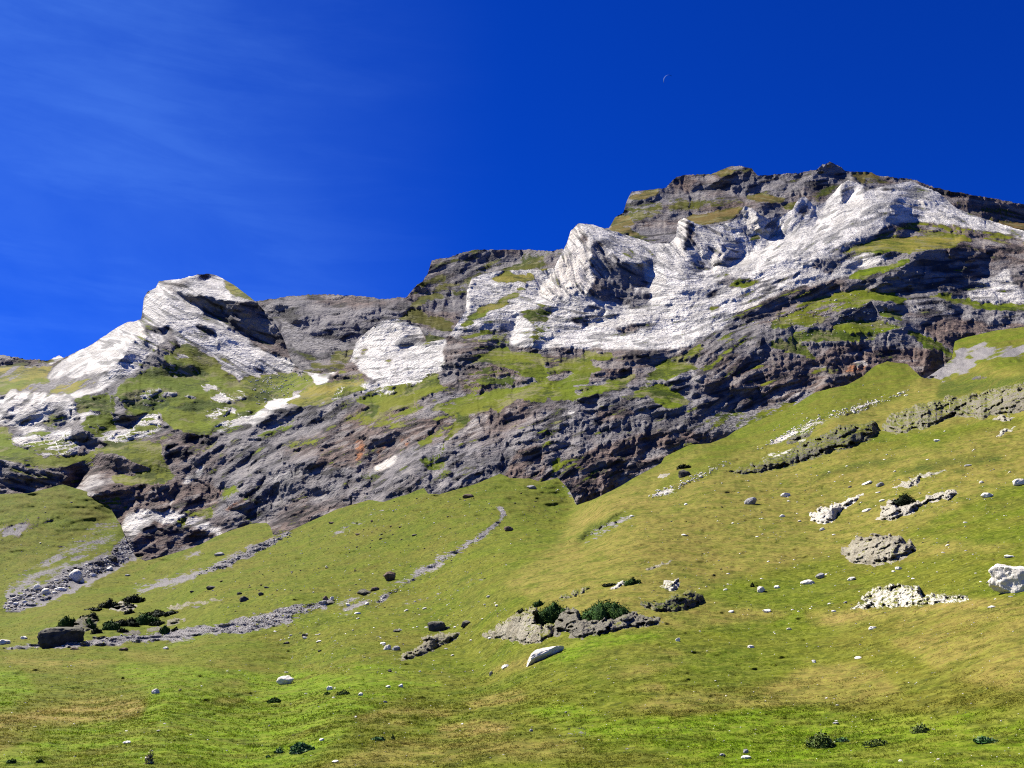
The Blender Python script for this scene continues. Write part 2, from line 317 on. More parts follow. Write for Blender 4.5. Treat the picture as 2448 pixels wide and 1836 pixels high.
MID = [
 (0, 44, -20, 'W', '1075,800 1095,765 1105,700 1120,640 1700,400 2300,400 2900,560 2900,700 2448,590 2300,560 2200,530 2100,550 2000,600 1900,650 1850,700 1760,760 1700,800 1650,825 1540,838 1400,830 1280,833 1215,825 1220,790 1180,790 1140,810 1090,815'),
 (1, 27, -10, 'SY', '-1200,870 0,862 350,860 560,950 780,910 740,1000 640,1050 450,1075 150,1070 -1200,1100'),
 (1, 28, -20, 'G', '-1200,960 0,980 150,985 400,960 450,975 280,1010 60,1070 -1200,1090'), (1, 24, -10, 'S', '200,1010 560,960 780,905 760,940 520,1000 330,1060'),
 (1, 48, -62, 'W', '330,970 500,800 640,720 900,550 1070,510 1110,620 980,750 830,880 780,910 560,960'),
 (1, 60, -38, 'W', '1070,350 1200,250 1310,330 1300,560 1200,700 1050,900 720,1060 740,960 900,830 1080,560'),
 (1, 46, -22, 'WS', '1200,270 1330,310 1700,560 2010,760 2230,830 2240,925 1900,960 1840,980 1500,780 1350,700 1280,570'),
 (1, 38, -30, 'WB', '1230,275 1330,310 1700,560 2010,760 1990,800 1660,620 1380,430 1240,320'),
 (1, 54, -18, 'WS', '1310,560 1500,680 1650,830 1600,860 1420,700 1300,640'), (1, 75, 10, 'X', '1850,850 2000,900 2040,915 1930,905'), (1, 72, 5, 'X', '1450,540 1560,560 1620,620 1500,590'),
 (1, 112, 30, 'X', '1310,300 1480,325 1650,365 1800,370 1940,395 1880,570 2000,680 1870,640 1700,530 1500,430'),
 (1, 96, 25, 'D', '1500,380 1700,400 1900,430 1850,560 1700,490'),
 (1, 88, 55, 'X', '1940,410 2060,500 2140,620 2190,720 2230,800 2150,760 1990,680 1880,580'), (1, 45, -60, 'W', '1940,405 1975,420 2080,520 2070,535 1990,450'),
 (1, 42, -25, 'W', '1170,270 1215,225 1500,160 1650,180 1820,270 1940,390 1700,375 1490,335 1310,290'),
 (1, 42, -25, 'W4', '1240,250 1400,220 1480,260 1400,280 1280,275'), (1, 34, 20, 'GY', '1690,220 1900,330 1940,400 1760,320 1700,280'), (1, 70, 0, 'X', '1510,180 1560,175 1560,205 1520,205'),
 (1, 105, 0, 'X', '1090,570 1280,575 1230,620 1120,625'), (1, 50, -60, 'WT', '1060,560 1095,560 1110,640 1080,700 1050,660'),
 (1, 36, -18, 'G', '1210,820 1350,720 1420,700 1560,770 1700,900 1800,980 1830,1020 1700,1100 1800,1180 1620,1250 1570,1380 1500,1400 1290,1340 1220,1220 980,1230 880,1080 900,1000 1100,910 1250,850'),
 (1, 43, -15, 'K', '1100,920 1300,840 1500,860 1600,940 1450,960 1300,930 1150,960'), (1, 42, -15, 'K', '900,1090 1100,1040 1250,1130 1300,1180 1100,1210 950,1180'), (1, 42, -10, 'K', '1250,1200 1500,1120 1700,1130 1750,1180 1560,1210'),
 (1, 40, -20, 'WG', '1200,880 1340,850 1280,890 1180,895'), (1, 38, -20, 'W', '1300,800 1400,780 1500,800 1440,820'),
 (1, 38, -20, 'WG', '1030,1100 1090,1050 1250,1020 1190,1075 1100,1120'), (1, 38, -20, 'WG', '1480,1010 1620,1000 1660,1050 1550,1060'), (1, 38, -20, 'WG', '1220,1095 1270,1060 1400,1040 1340,1080 1260,1100'),
 (1, 38, -20, 'WG', '1350,1105 1420,1080 1510,1080 1480,1120'), (1, 38, -20, 'WG', '1700,1050 1830,1010 1900,1080 1840,1130 1600,1150 1570,1110'), (1, 40, -20, 'W', '1195,1140 1230,1135 1230,1170 1200,1165'),
 (1, 45, -20, 'W7', '-1200,1180 -400,1100 0,1110 60,1050 120,1040 150,1080 300,1060 480,1080 640,1060 740,1040 900,970 880,1000 760,1060 640,1090 520,1110 570,1150 560,1280 300,1330 100,1340 0,1310 -1200,1300'),
 (1, 28, -35, 'WB', '150,1065 450,1075 720,1035 850,980 820,1010 740,1060 520,1110 350,1120 160,1110'), (1, 45, -55, 'WB', '0,1120 60,1060 110,1060 60,1180 0,1250'),
 (1, 38, -15, 'G', '570,1110 680,1090 870,1110 870,1220 700,1190 570,1250'), (1, 40, -10, 'G', '330,1330 400,1240 530,1240 480,1300'),
 (1, 30, -10, 'G', '-1200,1330 0,1340 60,1340 100,1400 90,1480 250,1530 560,1560 750,1480 860,1470 1000,1430 1230,1450 1180,1520 1060,1540 760,1520 720,1560 720,1640 500,1659 260,1640 60,1580 -1200,1560'),
 (1, 38, -15, 'WG', '80,1420 200,1350 400,1340 540,1330 540,1400 600,1480 560,1540 350,1540 150,1480'), (1, 36, -25, 'WB', '100,1400 220,1350 520,1340 540,1380 300,1375 120,1430'),
 (1, 108, 5, 'X', '560,1375 700,1390 780,1440 840,1470 680,1485 570,1430'), (1, 38, -10, 'G', '600,1250 780,1210 870,1250 870,1340 720,1400 590,1340'), (1, 36, -25, 'W', '570,1250 640,1215 780,1200 800,1215 680,1240 600,1290'),
 (1, 102, 0, 'X', '860,1230 1000,1260 1090,1220 1140,1240 1000,1290 960,1340 880,1300'), (1, 45, -30, 'WG', '1010,1300 1130,1210 1230,1240 1200,1320 1060,1340'),
 (1, 42, -20, 'WG', '780,1380 1050,1310 1240,1330 1180,1400 1000,1430 860,1460 720,1400'), (1, 34, -15, 'G', '1240,1260 1500,1230 1580,1280 1570,1360 1500,1400 1300,1340'),
 (1, 105, 5, 'X', '1290,1350 1500,1400 1500,1430 1340,1435'),
 (1, 40, -10, 'WG', '1590,1290 1560,1200 1700,1170 1800,1180 1900,1130 2230,1090 2230,1150 1900,1290 1700,1380 1590,1340'),
 (1, 34, -15, 'G', '1850,960 2060,930 2230,915 2230,1095 1950,1170 1800,1230 1760,1160 1890,1080 1830,990'),
 (2, 46, -22, 'W', '740,980 790,860 870,750 1000,670 1110,650 1260,710 1340,820 1240,850 1480,820 1500,800 1460,900 1440,1050 1250,1150 1000,1180 870,1110 820,1050'),
 (2, 62, 45, 'W7', '1150,700 1290,770 1325,820 1240,850 1150,800 1120,720'), (2, 60, 30, 'W7', '1120,840 1240,850 1200,900 1130,890'), (2, 36, -15, 'G8', '980,970 1080,940 1060,990 990,1000'), (2, 36, -15, 'G8', '820,940 860,870 890,900 850,950'), (2, 36, -15, 'G8', '750,985 840,980 820,1005'),
 (2, 100, 0, 'X', '700,1020 820,1010 790,1045 710,1045'), (2, 48, -20, 'BG', '620,1130 700,1050 840,1070 860,1120 700,1140'),
 (2, 30, -15, 'G', '0,1120 180,1080 380,1080 400,1030 460,1060 480,1130 500,1160 300,1240 100,1280 60,1340 0,1400'),
 (2, 27, -30, 'N', '400,1030 520,1090 670,1060 560,1150 400,1210 380,1250 250,1310 180,1370 60,1450 0,1500 -30,1440 80,1320 150,1290 300,1250 500,1170 430,1090'),
 (2, 30, -15, 'GY', '260,1330 440,1200 560,1150 740,1130 860,1150 700,1180 640,1250 600,1300 420,1330'),
 (2, 31, -15, 'G', '800,1280 1100,1200 1430,1080 1440,1200 1320,1260 1160,1330 980,1420 880,1470 850,1500 880,1400 960,1360 880,1320'),
 (2, 52, -25, 'WG', '610,1280 650,1190 860,1150 1000,1180 1250,1150 1400,1060 1380,1100 1180,1200 1000,1240 880,1260 800,1210 700,1260'), (2, 88, 0, 'X', '780,1210 900,1240 880,1262 820,1240'),
 (2, 36, -20, 'GY', '1800,370 1930,310 2150,340 2120,390 1850,405'), (2, 36, -20, 'G8', '1850,500 1940,480 2030,440 2120,440 1980,510 1900,560'), (2, 36, -20, 'GY', '1700,590 1850,560 1990,545 1860,600 1720,620'), (2, 34, -20, 'G8', '1600,710 1650,640 1810,620 1700,690 1620,730'),
 (2, 34, -20, 'GY', '2060,270 2212,240 2300,280 2212,300 2080,300'), (2, 48, 5, 'K', '2050,620 2120,590 2212,570 2260,640 2212,700 2100,660'),
 (2, 62, -55, 'WT', '1620,640 1635,430 1668,368 1690,380 1660,480 1650,640'), (2, 45, -30, 'GM', '1520,790 1700,720 1850,780 1950,800 1950,880 1700,830'),
 (3, 50, 0, 'K', '130,1270 300,1190 400,1230 330,1310 370,1440 280,1380 200,1310'), (3, 34, -10, 'G8', '600,1210 720,1200 750,1240 700,1250'),
 (3, 45, -10, 'W7', '500,1260 640,1190 1000,1230 1300,1260 1350,1330 1000,1400 800,1380 560,1340'), (3, 95, 0, 'X', '840,1375 1030,1350 1030,1385 900,1400'), (3, 95, 0, 'X', '1030,1230 1110,1265 1090,1280'), (3, 88, 5, 'X', '540,1300 620,1330 700,1350 640,1360 560,1340'),
 (3, 64, -58, 'WT', '540,590 510,640 490,760 430,900 350,1000 260,1130 420,1150 640,1080 700,1140 680,950 690,760 640,640'),
 (3, 75, 25, 'X', '600,660 660,690 640,740 600,700'), (3, 78, 10, 'X', '640,760 660,760 650,960 630,950'),
 (3, 34, -15, 'W', '560,580 700,590 900,680 1200,740 1340,690 1250,760 1080,880 900,870 760,740 640,640'),
 (3, 76, 28, 'W4', '690,720 760,730 900,870 1070,880 1090,1000 1110,1100 900,1040 700,980 680,900'), (3, 100, 30, 'X', '800,960 900,900 1070,960 1100,1090 960,1060 860,1010'),  # pinnacle's shaded right face: turned from the sun and also coloured greyer
 (3, 58, 8, 'DL', '690,980 900,1040 1110,1120 1130,1170 1000,1215 740,1165 670,1090'), (3, 92, 0, 'X', '740,1140 1000,1200 980,1215 730,1170'), (3, 34, -10, 'G8', '900,780 1040,820 1000,850 920,825'),
 (3, 46, -50, 'WB', '1110,880 1340,690 1350,860 1400,1000 1350,1100 1120,1170 1090,1050'),
 (3, 70, -72, 'WT', '1320,580 1350,520 1400,550 1380,700 1370,860 1335,800'), (3, 92, 45, 'X', '1390,555 1470,600 1460,740 1370,790 1400,650'), (3, 45, 20, 'W7', '1450,590 1560,600 1750,640 1700,700 1560,720 1450,760'),
 (3, 55, 20, 'W7', '1400,760 1560,740 1650,740 1580,800 1590,960 1480,940 1400,860'),
 (3, 70, -62, 'WT', '1790,520 1830,440 1900,470 1960,560 1960,640 1880,650 1860,600'), (3, 68, 45, 'W7', '1900,465 2010,530 2100,600 2060,660 1970,650'),
 (3, 78, -60, 'WT', '1580,780 1640,760 1670,850 1640,940 1590,960'), (3, 66, 35, 'W7', '1640,740 1780,720 1860,880 1700,920 1670,850'),
 (3, 96, 10, 'X', '1530,1115 1640,1060 1600,1130 1540,1150'), (3, 60, 0, 'GM', '1590,1030 1700,980 1800,990 1960,1010 1850,1070 1700,1060'), (3, 36, -10, 'G8', '1780,1040 1900,1020 1900,1060 1800,1070'), (3, 34, -15, 'G8', '1540,1240 1660,1200 1640,1240 1560,1260'), (3, 36, -10, 'G8', '1860,680 1950,670 1960,700 1880,705'),
 (3, 52, -55, 'W', '60,1500 120,1290 200,1310 260,1400 240,1500'), (3, 58, -10, 'WG', '240,1500 230,1320 330,1330 380,1450 330,1510'),
 (3, 32, -22, 'WB', '400,1400 900,1420 1500,1400 1450,1480 1200,1530 700,1500 420,1490'),
 (4, 42, -58, 'WB', '700,450 790,320 870,250 960,330 1000,400 1170,470 1200,560 1280,560 1100,640 900,720 700,770 560,800 400,870 0,940 0,900 300,740 240,680 400,660 600,600 690,520'),
 (4, 60, -10, 'W7', '820,330 860,260 940,290 920,370 840,440 830,390'), (4, 60, 40, 'W7', '470,480 540,400 610,470 660,490 560,530 470,520'), (4, 85, 30, 'X', '500,470 570,430 610,500 540,510'),
 (4, 46, 8, 'W', '950,260 1100,330 1300,270 1360,255 1500,310 1750,460 1900,550 2300,650 3300,840 3300,900 2212,715 2000,680 1700,590 1500,570 1300,550 1180,460 1000,390'),
 (4, 58, 25, 'W4', '1000,300 1110,340 1100,355 1000,320'), (4, 52, -50, 'WT', '1410,390 1450,400 1480,470 1420,430'), (4, 60, 15, 'W7', '1460,460 1700,540 1600,530 1480,490'), (4, 60, 10, 'W4', '1150,300 1230,310 1240,330 1170,330'),
 (4, 38, -10, 'GM', '600,870 850,780 1100,640 1300,560 1500,570 1900,630 3300,940 3300,1000 1900,740 1500,720 1200,760 900,860'),
 (4, 50, -10, 'W4', '640,870 800,800 900,830 700,900 560,930'), (4, 90, 5, 'X', '1370,600 1510,590 1520,620 1400,620'), (4, 78, 10, 'D', '1700,640 1900,660 2300,750 2212,740 1900,690'),
 (4, 29, -15, 'GY', '700,840 900,790 1150,690 1500,690 1860,700 1780,720 1500,790 1330,800 1120,780 900,800'),
 (4, 44, -18, 'W7', '770,830 1000,790 1230,830 1050,930 860,990 640,1040 400,1100 200,1190 0,1290 0,1130 250,1010 500,930'), (4, 62, 0, 'D', '600,900 760,850 860,870 740,960 690,940'),
 (4, 31, -20, 'G', '880,990 1000,920 1220,880 1360,830 1330,890 1100,950 1000,1000'),
 (4, 66, 5, 'DL', '1000,1030 1060,970 1350,880 1500,780 1900,790 2120,890 2300,1000 2300,1080 2000,930 1850,1010 1770,1110 1500,1070 1200,1110'),
 (4, 95, 5, 'X', '1400,850 1500,800 1560,850 1480,920 1400,900'), (4, 92, 5, 'X', '1600,1090 1720,1040 1790,1080 1750,1120'), (4, 92, 5, 'X', '1560,820 1700,830 1820,810 1760,870 1640,860'), (4, 95, 5, 'X', '1250,950 1400,940 1480,1040 1380,1010'),
 (4, 98, 10, 'X', '1700,745 2300,745 3300,1000 3300,1300 2230,1000 2130,900 2000,800 1850,770'),
 (4, 46, -42, 'W7', '1750,1130 1850,1040 2000,960 2080,920 2130,1000 2212,1090 2600,1150 2600,1220 2212,1180 2000,1190 1850,1170'),
 (4, 86, 5, 'D', '0,1300 150,1240 400,1130 640,1050 900,1020 1160,1110 900,1070 640,1110 380,1190 200,1260 0,1360'),
 (4, 35, -15, 'BG', '270,1340 450,1200 700,1120 1000,1110 850,1240 600,1280'), (4, 30, -20, 'G', '560,1170 850,1090 1000,1065 1150,1110 1310,1140 1290,1180 1060,1160 880,1230 960,1140'), (4, 32, -15, 'G', '270,1340 500,1290 780,1280 600,1340 300,1370'),
 (4, 78, 12, 'D', '830,1240 1060,1170 1290,1190 1380,1340 1600,1530 1400,1400 1260,1340 800,1310'), (4, 36, 0, 'K', '1100,1230 1280,1260 1290,1310 1150,1280'),
 (4, 29, -20, 'G', '780,1370 880,1310 1180,1330 1280,1370 1170,1400 1000,1390 820,1400'), (4, 44, 0, 'K', '430,1430 640,1370 800,1400 1100,1410 1150,1440 820,1475 480,1455'),
 (4, 50, -20, 'W4', '1300,1150 1500,1150 1800,1260 2300,1260 2300,1340 1950,1330 1700,1300 1350,1250'), (4, 32, -10, 'G', '1390,1110 1700,1130 1900,1190 2300,1190 2300,1240 1900,1225 1600,1150'),
 (4, 62, 0, 'B', '1300,1250 1950,1330 3300,1350 3300,1420 2212,1370 1850,1440 1680,1500 1560,1480 1400,1350'), (4, 95, 0, 'X', '1360,1290 1560,1310 1540,1350 1380,1340'), (4, 98, 0, 'X', '1850,1270 1940,1270 1930,1300 1860,1300'), (4, 98, 0, 'X', '1960,1300 2150,1300 2130,1335 1980,1330'),
 (4, 108, 10, 'X', '1160,1410 1290,1370 1480,1480 1540,1530 1300,1500 1180,1450'), (4, 34, 0, 'G', '1280,1360 1500,1450 1660,1560 1650,1610 1500,1540'),
 (8, 60, -15, 'D', '-100,300 300,180 640,320 500,590 150,700 -100,900'), (8, 58, -15, 'B', '640,330 800,240 1150,250 1500,260 1680,340 1450,480 1250,380 1000,490 850,590 650,610 500,560'),
 (8, 55, 0, 'K', '300,240 350,190 500,190 640,340 500,310'), (8, 98, 5, 'X', '0,310 100,270 260,300 250,330 60,330'), (8, 52, -25, 'W4', '150,690 240,650 330,620 480,580 540,640 400,720 200,720'), (8, 62, -10, 'DG', '550,450 700,380 830,420 700,480'),
 (8, 45, -30, 'WT', '900,370 950,350 1040,400 1000,410'), (8, 44, -15, 'O', '880,380 1020,400 1000,440 860,440'), (8, 96, 5, 'X', '800,370 880,330 850,300 890,370'), (8, 30, -5, 'S', '540,600 640,590 560,700 300,830 0,890 -60,860 200,730 420,700'),
 (7, 30, -5, 'SG', '1660,720 1890,740 2000,690 2212,650 2212,740 1900,880 1700,900 1500,800'),
 (7, 30, -20, 'G', '-100,250 250,290 330,400 300,470 0,440 -100,440'), (7, 32, -10, 'G', '600,280 800,290 900,330 750,350 620,340'), (7, 30, -20, 'G', '330,500 480,380 600,340 760,400 700,540 520,580 330,610'),
 (7, 30, -25, 'G', '330,600 480,570 590,590 700,540 1010,450 1000,480 850,560 540,640 350,655'), (7, 30, -25, 'G', '-200,700 0,590 150,550 250,540 330,600 100,650 0,740'), (7, 46, -5, 'B', '640,500 660,460 900,380 1010,420 800,490 680,525'),
 (7, 66, 0, 'D', '0,470 240,480 240,520 0,560'), (7, 45, -20, 'BG', '320,470 460,390 540,400 440,500 380,570 330,560'), (7, 50, -5, 'DL', '1010,400 1000,290 1400,270 1250,340 1100,440'), (7, 98, 5, 'X', '940,300 1030,310 1020,380 960,350'), (7, 90, 0, 'X', '760,360 870,340 820,385'),
 (7, 58, 0, 'D', '30,260 500,270 580,290 300,300 60,280'), (7, 30, -20, 'G', '1070,490 1230,360 1530,230 1540,260 1300,350 1560,420 1290,520 1250,500 1100,500'), (7, 55, -25, 'W4', '1250,500 1400,420 1560,410 1680,470 1500,530 1300,540'),
 (7, 31, -25, 'G', '1050,540 1200,530 1350,620 1430,690 1250,710 1100,620 1000,600'), (7, 102, 0, 'X', '1260,725 1400,710 1380,760 1230,800'), (7, 100, 0, 'X', '1640,390 1720,330 1990,290 1990,330 1830,440 1700,410'),
 (7, 92, 0, 'X', '1260,530 1450,540 1680,530 1660,630 1500,600 1380,580'), (7, 98, 5, 'X', '0,790 130,700 260,670 240,740 130,800'), (7, 45, -50, 'W4', '0,720 130,680 140,740 20,770'), (7, 55, -20, 'B', '700,750 900,680 980,640 1000,760 760,830'),
 (7, 55, -20, 'B', '420,1250 700,1000 1100,900 1700,890 1700,930 1580,980 1200,1090 980,1230 880,1300 700,1400 560,1450 510,1330'), (7, 95, 0, 'X', '660,1160 790,1110 780,1160 700,1180'), (7, 92, 0, 'X', '820,1240 980,1230 900,1290'), (7, 40, -10, 'S', '1040,1050 1400,980 1340,1020 1150,1090'),
 (7, 85, 5, 'D', '860,700 1000,640 1160,700 1130,760 980,740'), (7, 58, -30, 'DL', '60,1250 150,1000 250,900 290,1100 240,1240'), (7, 36, -10, 'G', '360,1230 360,1120 440,1060 420,1200'), (7, 55, -30, 'WT', '500,730 560,730 560,770 510,780'), (7, 96, 5, 'X', '550,660 640,630 740,620 720,680 600,720'), (7, 95, 5, 'X', '600,760 700,840 720,850 640,760'),
 (6, 30, -18, 'G', '1390,400 1560,330 2230,190 2230,360 2000,310 1800,400 1700,480 1560,450'), (6, 45, -10, 'K', '1560,440 1720,460 1700,560 1640,570 1540,500'), (6, 36, -35, 'G8', '1230,670 1430,560 1440,600 1300,690'), (6, 52, -10, 'G8', '1540,500 1600,520 1500,640 1440,740 1460,650'),
 (6, 74, -28, 'D', '1430,120 1500,-50 1620,-60 1760,40 1900,80 1660,220 1560,300 1440,290'), (6, 60, -15, 'BG', '1560,180 1700,120 1850,50 2000,100 2120,160 1980,230 1620,310'), (6, 32, -20, 'G', '1620,70 1840,-20 2230,80 2230,200 2020,130 1850,40'), (6, 46, 0, 'K', '1730,180 1970,160 1970,210 1850,230'),
 (6, 55, -40, 'O', '780,640 850,610 870,720 800,820 760,740'), (6, 55, -40, 'O', '930,720 1000,660 1010,700 960,790'), (6, 50, -30, 'O', '1100,620 1200,600 1180,680'), (6, 48, -20, 'B', '1150,580 1300,470 1520,490 1480,540 1280,640'),
 (6, 30, -40, 'WT', '920,865 1000,800 1070,750 1120,740 1110,770 1070,810 1000,885'), (6, 36, -15, 'BG', '700,490 880,400 1100,390 1420,340 1250,460 1060,540 860,530'), (6, 52, -18, 'B', '640,680 760,620 800,840 480,860 520,780'),
 (6, 100, 5, 'X', '570,650 620,550 670,500 670,640 620,690'), (6, 102, 0, 'X', '780,630 830,600 910,640 870,655'), (6, 96, 0, 'X', '890,640 1000,640 1060,570 1200,570 1100,650 1000,680 900,700'), (6, 98, 0, 'X', '1180,1030 1190,900 1270,940 1290,1000 1230,1030'),
 (6, 72, -8, 'D', '-200,960 180,840 400,850 880,870 900,950 820,1080 600,1160 300,1320 150,1260 -100,1200'), (6, 58, -28, 'W4', '30,1000 180,880 300,860 700,840 880,870 700,890 400,930'), (6, 105, 0, 'X', '400,1010 560,1000 670,960 610,1090 540,1085'),
 (6, 50, -32, 'DL', '90,1250 100,1180 300,1150 600,1060 660,1110 500,1200 300,1320'), (6, 55, -30, 'DL', '980,1080 1150,900 1160,1000 1100,1100'), (6, 98, 0, 'X', '380,830 480,820 480,880 420,860'), (6, 96, 0, 'X', '1480,900 1540,880 1560,960 1500,1000'), (6, 96, 0, 'X', '1350,900 1390,900 1380,980 1355,970'),
 (6, 56, -40, 'W4', '1560,560 1700,440 1820,440 1760,540 1660,640 1580,620'), (6, 55, -28, 'DL', '1560,560 1640,560 1620,800 1560,860 1520,700'), (6, 98, 10, 'X', '1600,560 1650,600 1630,720 1600,780'), (6, 40, -30, 'W7', '1380,680 1470,630 1490,560 1510,560 1440,700'), (6, 55, -10, 'GM', '1250,760 1440,740 1480,880 1340,860'),
 (6, 60, -20, 'B', '1900,920 2050,650 2180,650 2212,900 2050,960'), (6, 50, -20, 'DL', '1320,1010 1400,960 1500,960 1480,1040 1330,1060'), (6, 46, -25, 'GM', '100,560 200,470 340,470 320,540 160,580'), (6, 48, -10, 'K', '830,480 900,370 970,380 940,440'),
 (6, 48, -25, 'DL', '0,560 230,400 600,360 860,400 600,500 480,560 200,640 0,700'),
 (5, 74, 12, 'D', '-1200,470 0,480 60,480 260,550 420,520 600,500 620,560 540,620 400,680 260,720 0,745 -1200,740'), (5, 95, 5, 'X', '-500,540 0,600 200,640 200,700 0,690 -500,660'), (5, 48, -25, 'DL', '240,720 300,650 420,610 500,590 420,670 300,720'), (5, 50, -30, 'DL', '0,500 60,500 110,560 0,570'),
 (5, 46, -15, 'BG', '260,730 420,680 540,620 620,600 560,700 700,750 860,730 980,800 940,880 880,920 700,880 560,800 400,760'),
 (5, 31, -15, 'G', '760,410 1000,325 1230,340 1230,420 1310,580 1300,620 1180,660 1020,640 880,640 860,600 1000,580 1130,540 900,450'), (5, 112, 5, 'X', '720,430 900,445 1140,530 1000,585 860,575 770,580 730,520'),
 (5, 48, -45, 'W4', '540,700 620,600 690,540 760,600 830,690 700,740 600,720'), (5, 62, -10, 'B', '860,660 1000,640 1180,660 1320,640 1350,700 1240,810 1060,780 940,815 870,720'), (5, 102, 0, 'X', '1150,790 1240,740 1320,690 1340,720 1260,800'), (5, 98, 0, 'X', '920,720 990,690 960,740'), (5, 96, 0, 'X', '1030,770 1060,720 1130,750 1080,790'),
 (5, 30, -20, 'N', '1250,820 1300,750 1330,780 1270,835'), (5, 30, -20, 'N', '1490,560 1510,510 1540,520 1510,590'), (5, 36, -20, 'W7', '1340,640 1490,560 1510,590 1400,670'),
 (5, 104, 5, 'X', '1260,400 1380,370 1430,440 1490,520 1460,540 1340,460'), (5, 104, 5, 'X', '1670,670 1730,520 1800,450 1940,385 1930,430 1800,530 1700,690'), (5, 104, 5, 'X', '1910,580 1960,480 2010,440 2010,490 1940,590'), (5, 96, 5, 'X', '1890,270 1960,260 1960,290 1900,300'),
 (5, 36, -20, 'G', '1650,780 1700,680 1770,650 1790,680 1700,770'), (5, 50, -30, 'O', '1640,720 1700,690 1680,740'), (5, 50, -15, 'B', '1290,790 1500,650 1680,690 1640,850 1400,840 1290,850'), (5, 50, -30, 'O', '1700,850 1900,730 1940,720 1820,820 1710,870'),
 (5, 40, -25, 'GM', '1880,300 2212,120 2230,230 2000,310'), (5, 52, -25, 'DL', '1560,920 1650,870 1720,900 1900,960 1700,1010 1600,990'), (5, 96, 5, 'X', '1560,930 1650,990 1600,980'),
 (5, 44, -28, 'W7', '930,890 1040,840 1300,845 1420,890 1540,920 1690,1010 1660,1045 1500,990 1350,980 1180,940 1080,990 1020,1060 960,1040 900,990'), (5, 60, -5, 'B', '1080,990 1180,940 1350,980 1500,1000 1650,1045 1560,1100 1300,1130 1180,1190 1060,1200 1000,1150 1030,1060'), (5, 98, 0, 'X', '1070,1000 1160,970 1150,1030 1090,1040'), (5, 96, 0, 'X', '1380,1010 1460,1000 1450,1035'),
 (5, 32, -10, 'G8', '1360,930 1430,920 1440,970 1380,970'), (5, 44, -20, 'GM', '1400,860 1560,850 1620,880 1540,910 1430,890'),
]
STRATA_M = [(100, 900, 35), (400, 800, -32), (600, 900, -35), (300, 1000, 10), (200, 1100, 15), (560, 1100, 35), (800, 1000, 30), (900, 880, 10), (1000, 1100, 30), (1300, 1050, 20), (1350, 1150, 30), (1200, 750, 5), (1400, 800, 0), (1350, 650, -70), (1500, 900, 5),
            (1600, 780, 12), (1750, 680, 28), (1650, 600, -50), (1900, 650, 25), (1900, 550, 50), (2100, 600, 22), (2250, 620, 0), (2300, 520, -28), (2200, 700, 5), (2300, 780, -5), (1800, 1000, 30), (1900, 850, 10), (1700, 850, 40), (60, 1150, -15)]
STRATA_F = [(700, 740, 0), (900, 720, 0), (1100, 640, 20), (1100, 760, -10), (1600, 500, 8), (1900, 480, 12), (2300, 500, -12), (0, 860, 0)]
# ------------------------------------------------------------------ near slopes and meadow
NEAR_TOP = [(-400, 1172), (0, 1181), (70, 1179), (150, 1158), (230, 1182), (255, 1200), (272, 1228), (290, 1258), (304, 1298), (325, 1332), (348, 1341), (380, 1333), (470, 1306), (530, 1276), (600, 1252), (637, 1250), (646, 1258), (655, 1286), (695, 1268), (806, 1217), (882, 1195), (916, 1200), (980, 1179), (1013, 1166),
            (1023, 1180), (1050, 1182), (1081, 1173), (1138, 1157), (1195, 1132), (1220, 1143), (1265, 1144), (1295, 1152), (1333, 1142), (1361, 1171), (1379, 1208), (1421, 1193), (1478, 1165), (1516, 1142), (1580, 1108), (1589, 1092), (1649, 1063), (1697, 1060), (1738, 1044), (1760, 1028), (1801, 1010),
            (1865, 984), (1900, 968), (1925, 952), (1950, 937), (2025, 920), (2064, 899), (2090, 875), (2121, 864), (2169, 870), (2200, 900), (2212, 905), (2254, 877), (2275, 857), (2282, 816), (2310, 806), (2375, 791), (2448, 781), (2830, 740)]
def plane_t(x, y): return -7/(math.sin(PITCH)+math.cos(PITCH)*(CY-y)/F)
NEAR_CTRL = [(x, y, plane_t(x, y)) for x in (-350, 0, 400, 800, 1150) for y in (1960, 1836, 1750, 1680, 1620)] + \
 [(-350, 1570, 175), (0, 1570, 170), (400, 1570, 170), (700, 1570, 165), (-350, 1530, 235), (0, 1530, 240), (400, 1520, 225), (-350, 1440, 330), (0, 1440, 335), (-350, 1300, 410), (0, 1300, 412), (-350, 1175, 470), (0, 1180, 480), (230, 1200, 476), (300, 1330, 420), (150, 1400, 345), (330, 1345, 405), (150, 1450, 300), (500, 1450, 245), (640, 1260, 400), (500, 1340, 345),
  (700, 1350, 300), (885, 1195, 385), (700, 1450, 210), (1000, 1400, 225), (1050, 1180, 365), (1000, 1500, 165), (1000, 1580, 128), (1330, 1145, 385), (1375, 1210, 340), (1300, 1300, 230), (1400, 1500, 108), (1400, 1350, 170), (1440, 1215, 262), (1560, 1125, 330), (1750, 1045, 400), (1950, 945, 470), (2120, 870, 560), (2230, 900, 470), (2400, 800, 560),
  (1200, 1450, 150), (1200, 1600, 105), (1400, 1600, 82), (1400, 1700, 63), (1400, 1836, 42), (1400, 1960, 30), (1700, 1450, 118), (1700, 1300, 178), (1700, 1150, 262), (2000, 1836, 39), (2000, 1960, 28), (2000, 1700, 57), (2000, 1570, 80), (2000, 1450, 108), (2000, 1300, 165), (2000, 1150, 238), (2000, 1020, 325), (2448, 1836, 35), (2448, 1960, 25), (2448, 1600, 52), (2448, 1430, 78),
  (2448, 1250, 130), (2448, 1100, 195), (2448, 1000, 250), (2448, 885, 315), (2448, 860, 420), (2448, 800, 530), (2800, 1836, 32), (2800, 1430, 70), (2800, 1100, 165), (2800, 860, 300), (2800, 800, 480), (2230, 935, 385), (2100, 960, 400)]
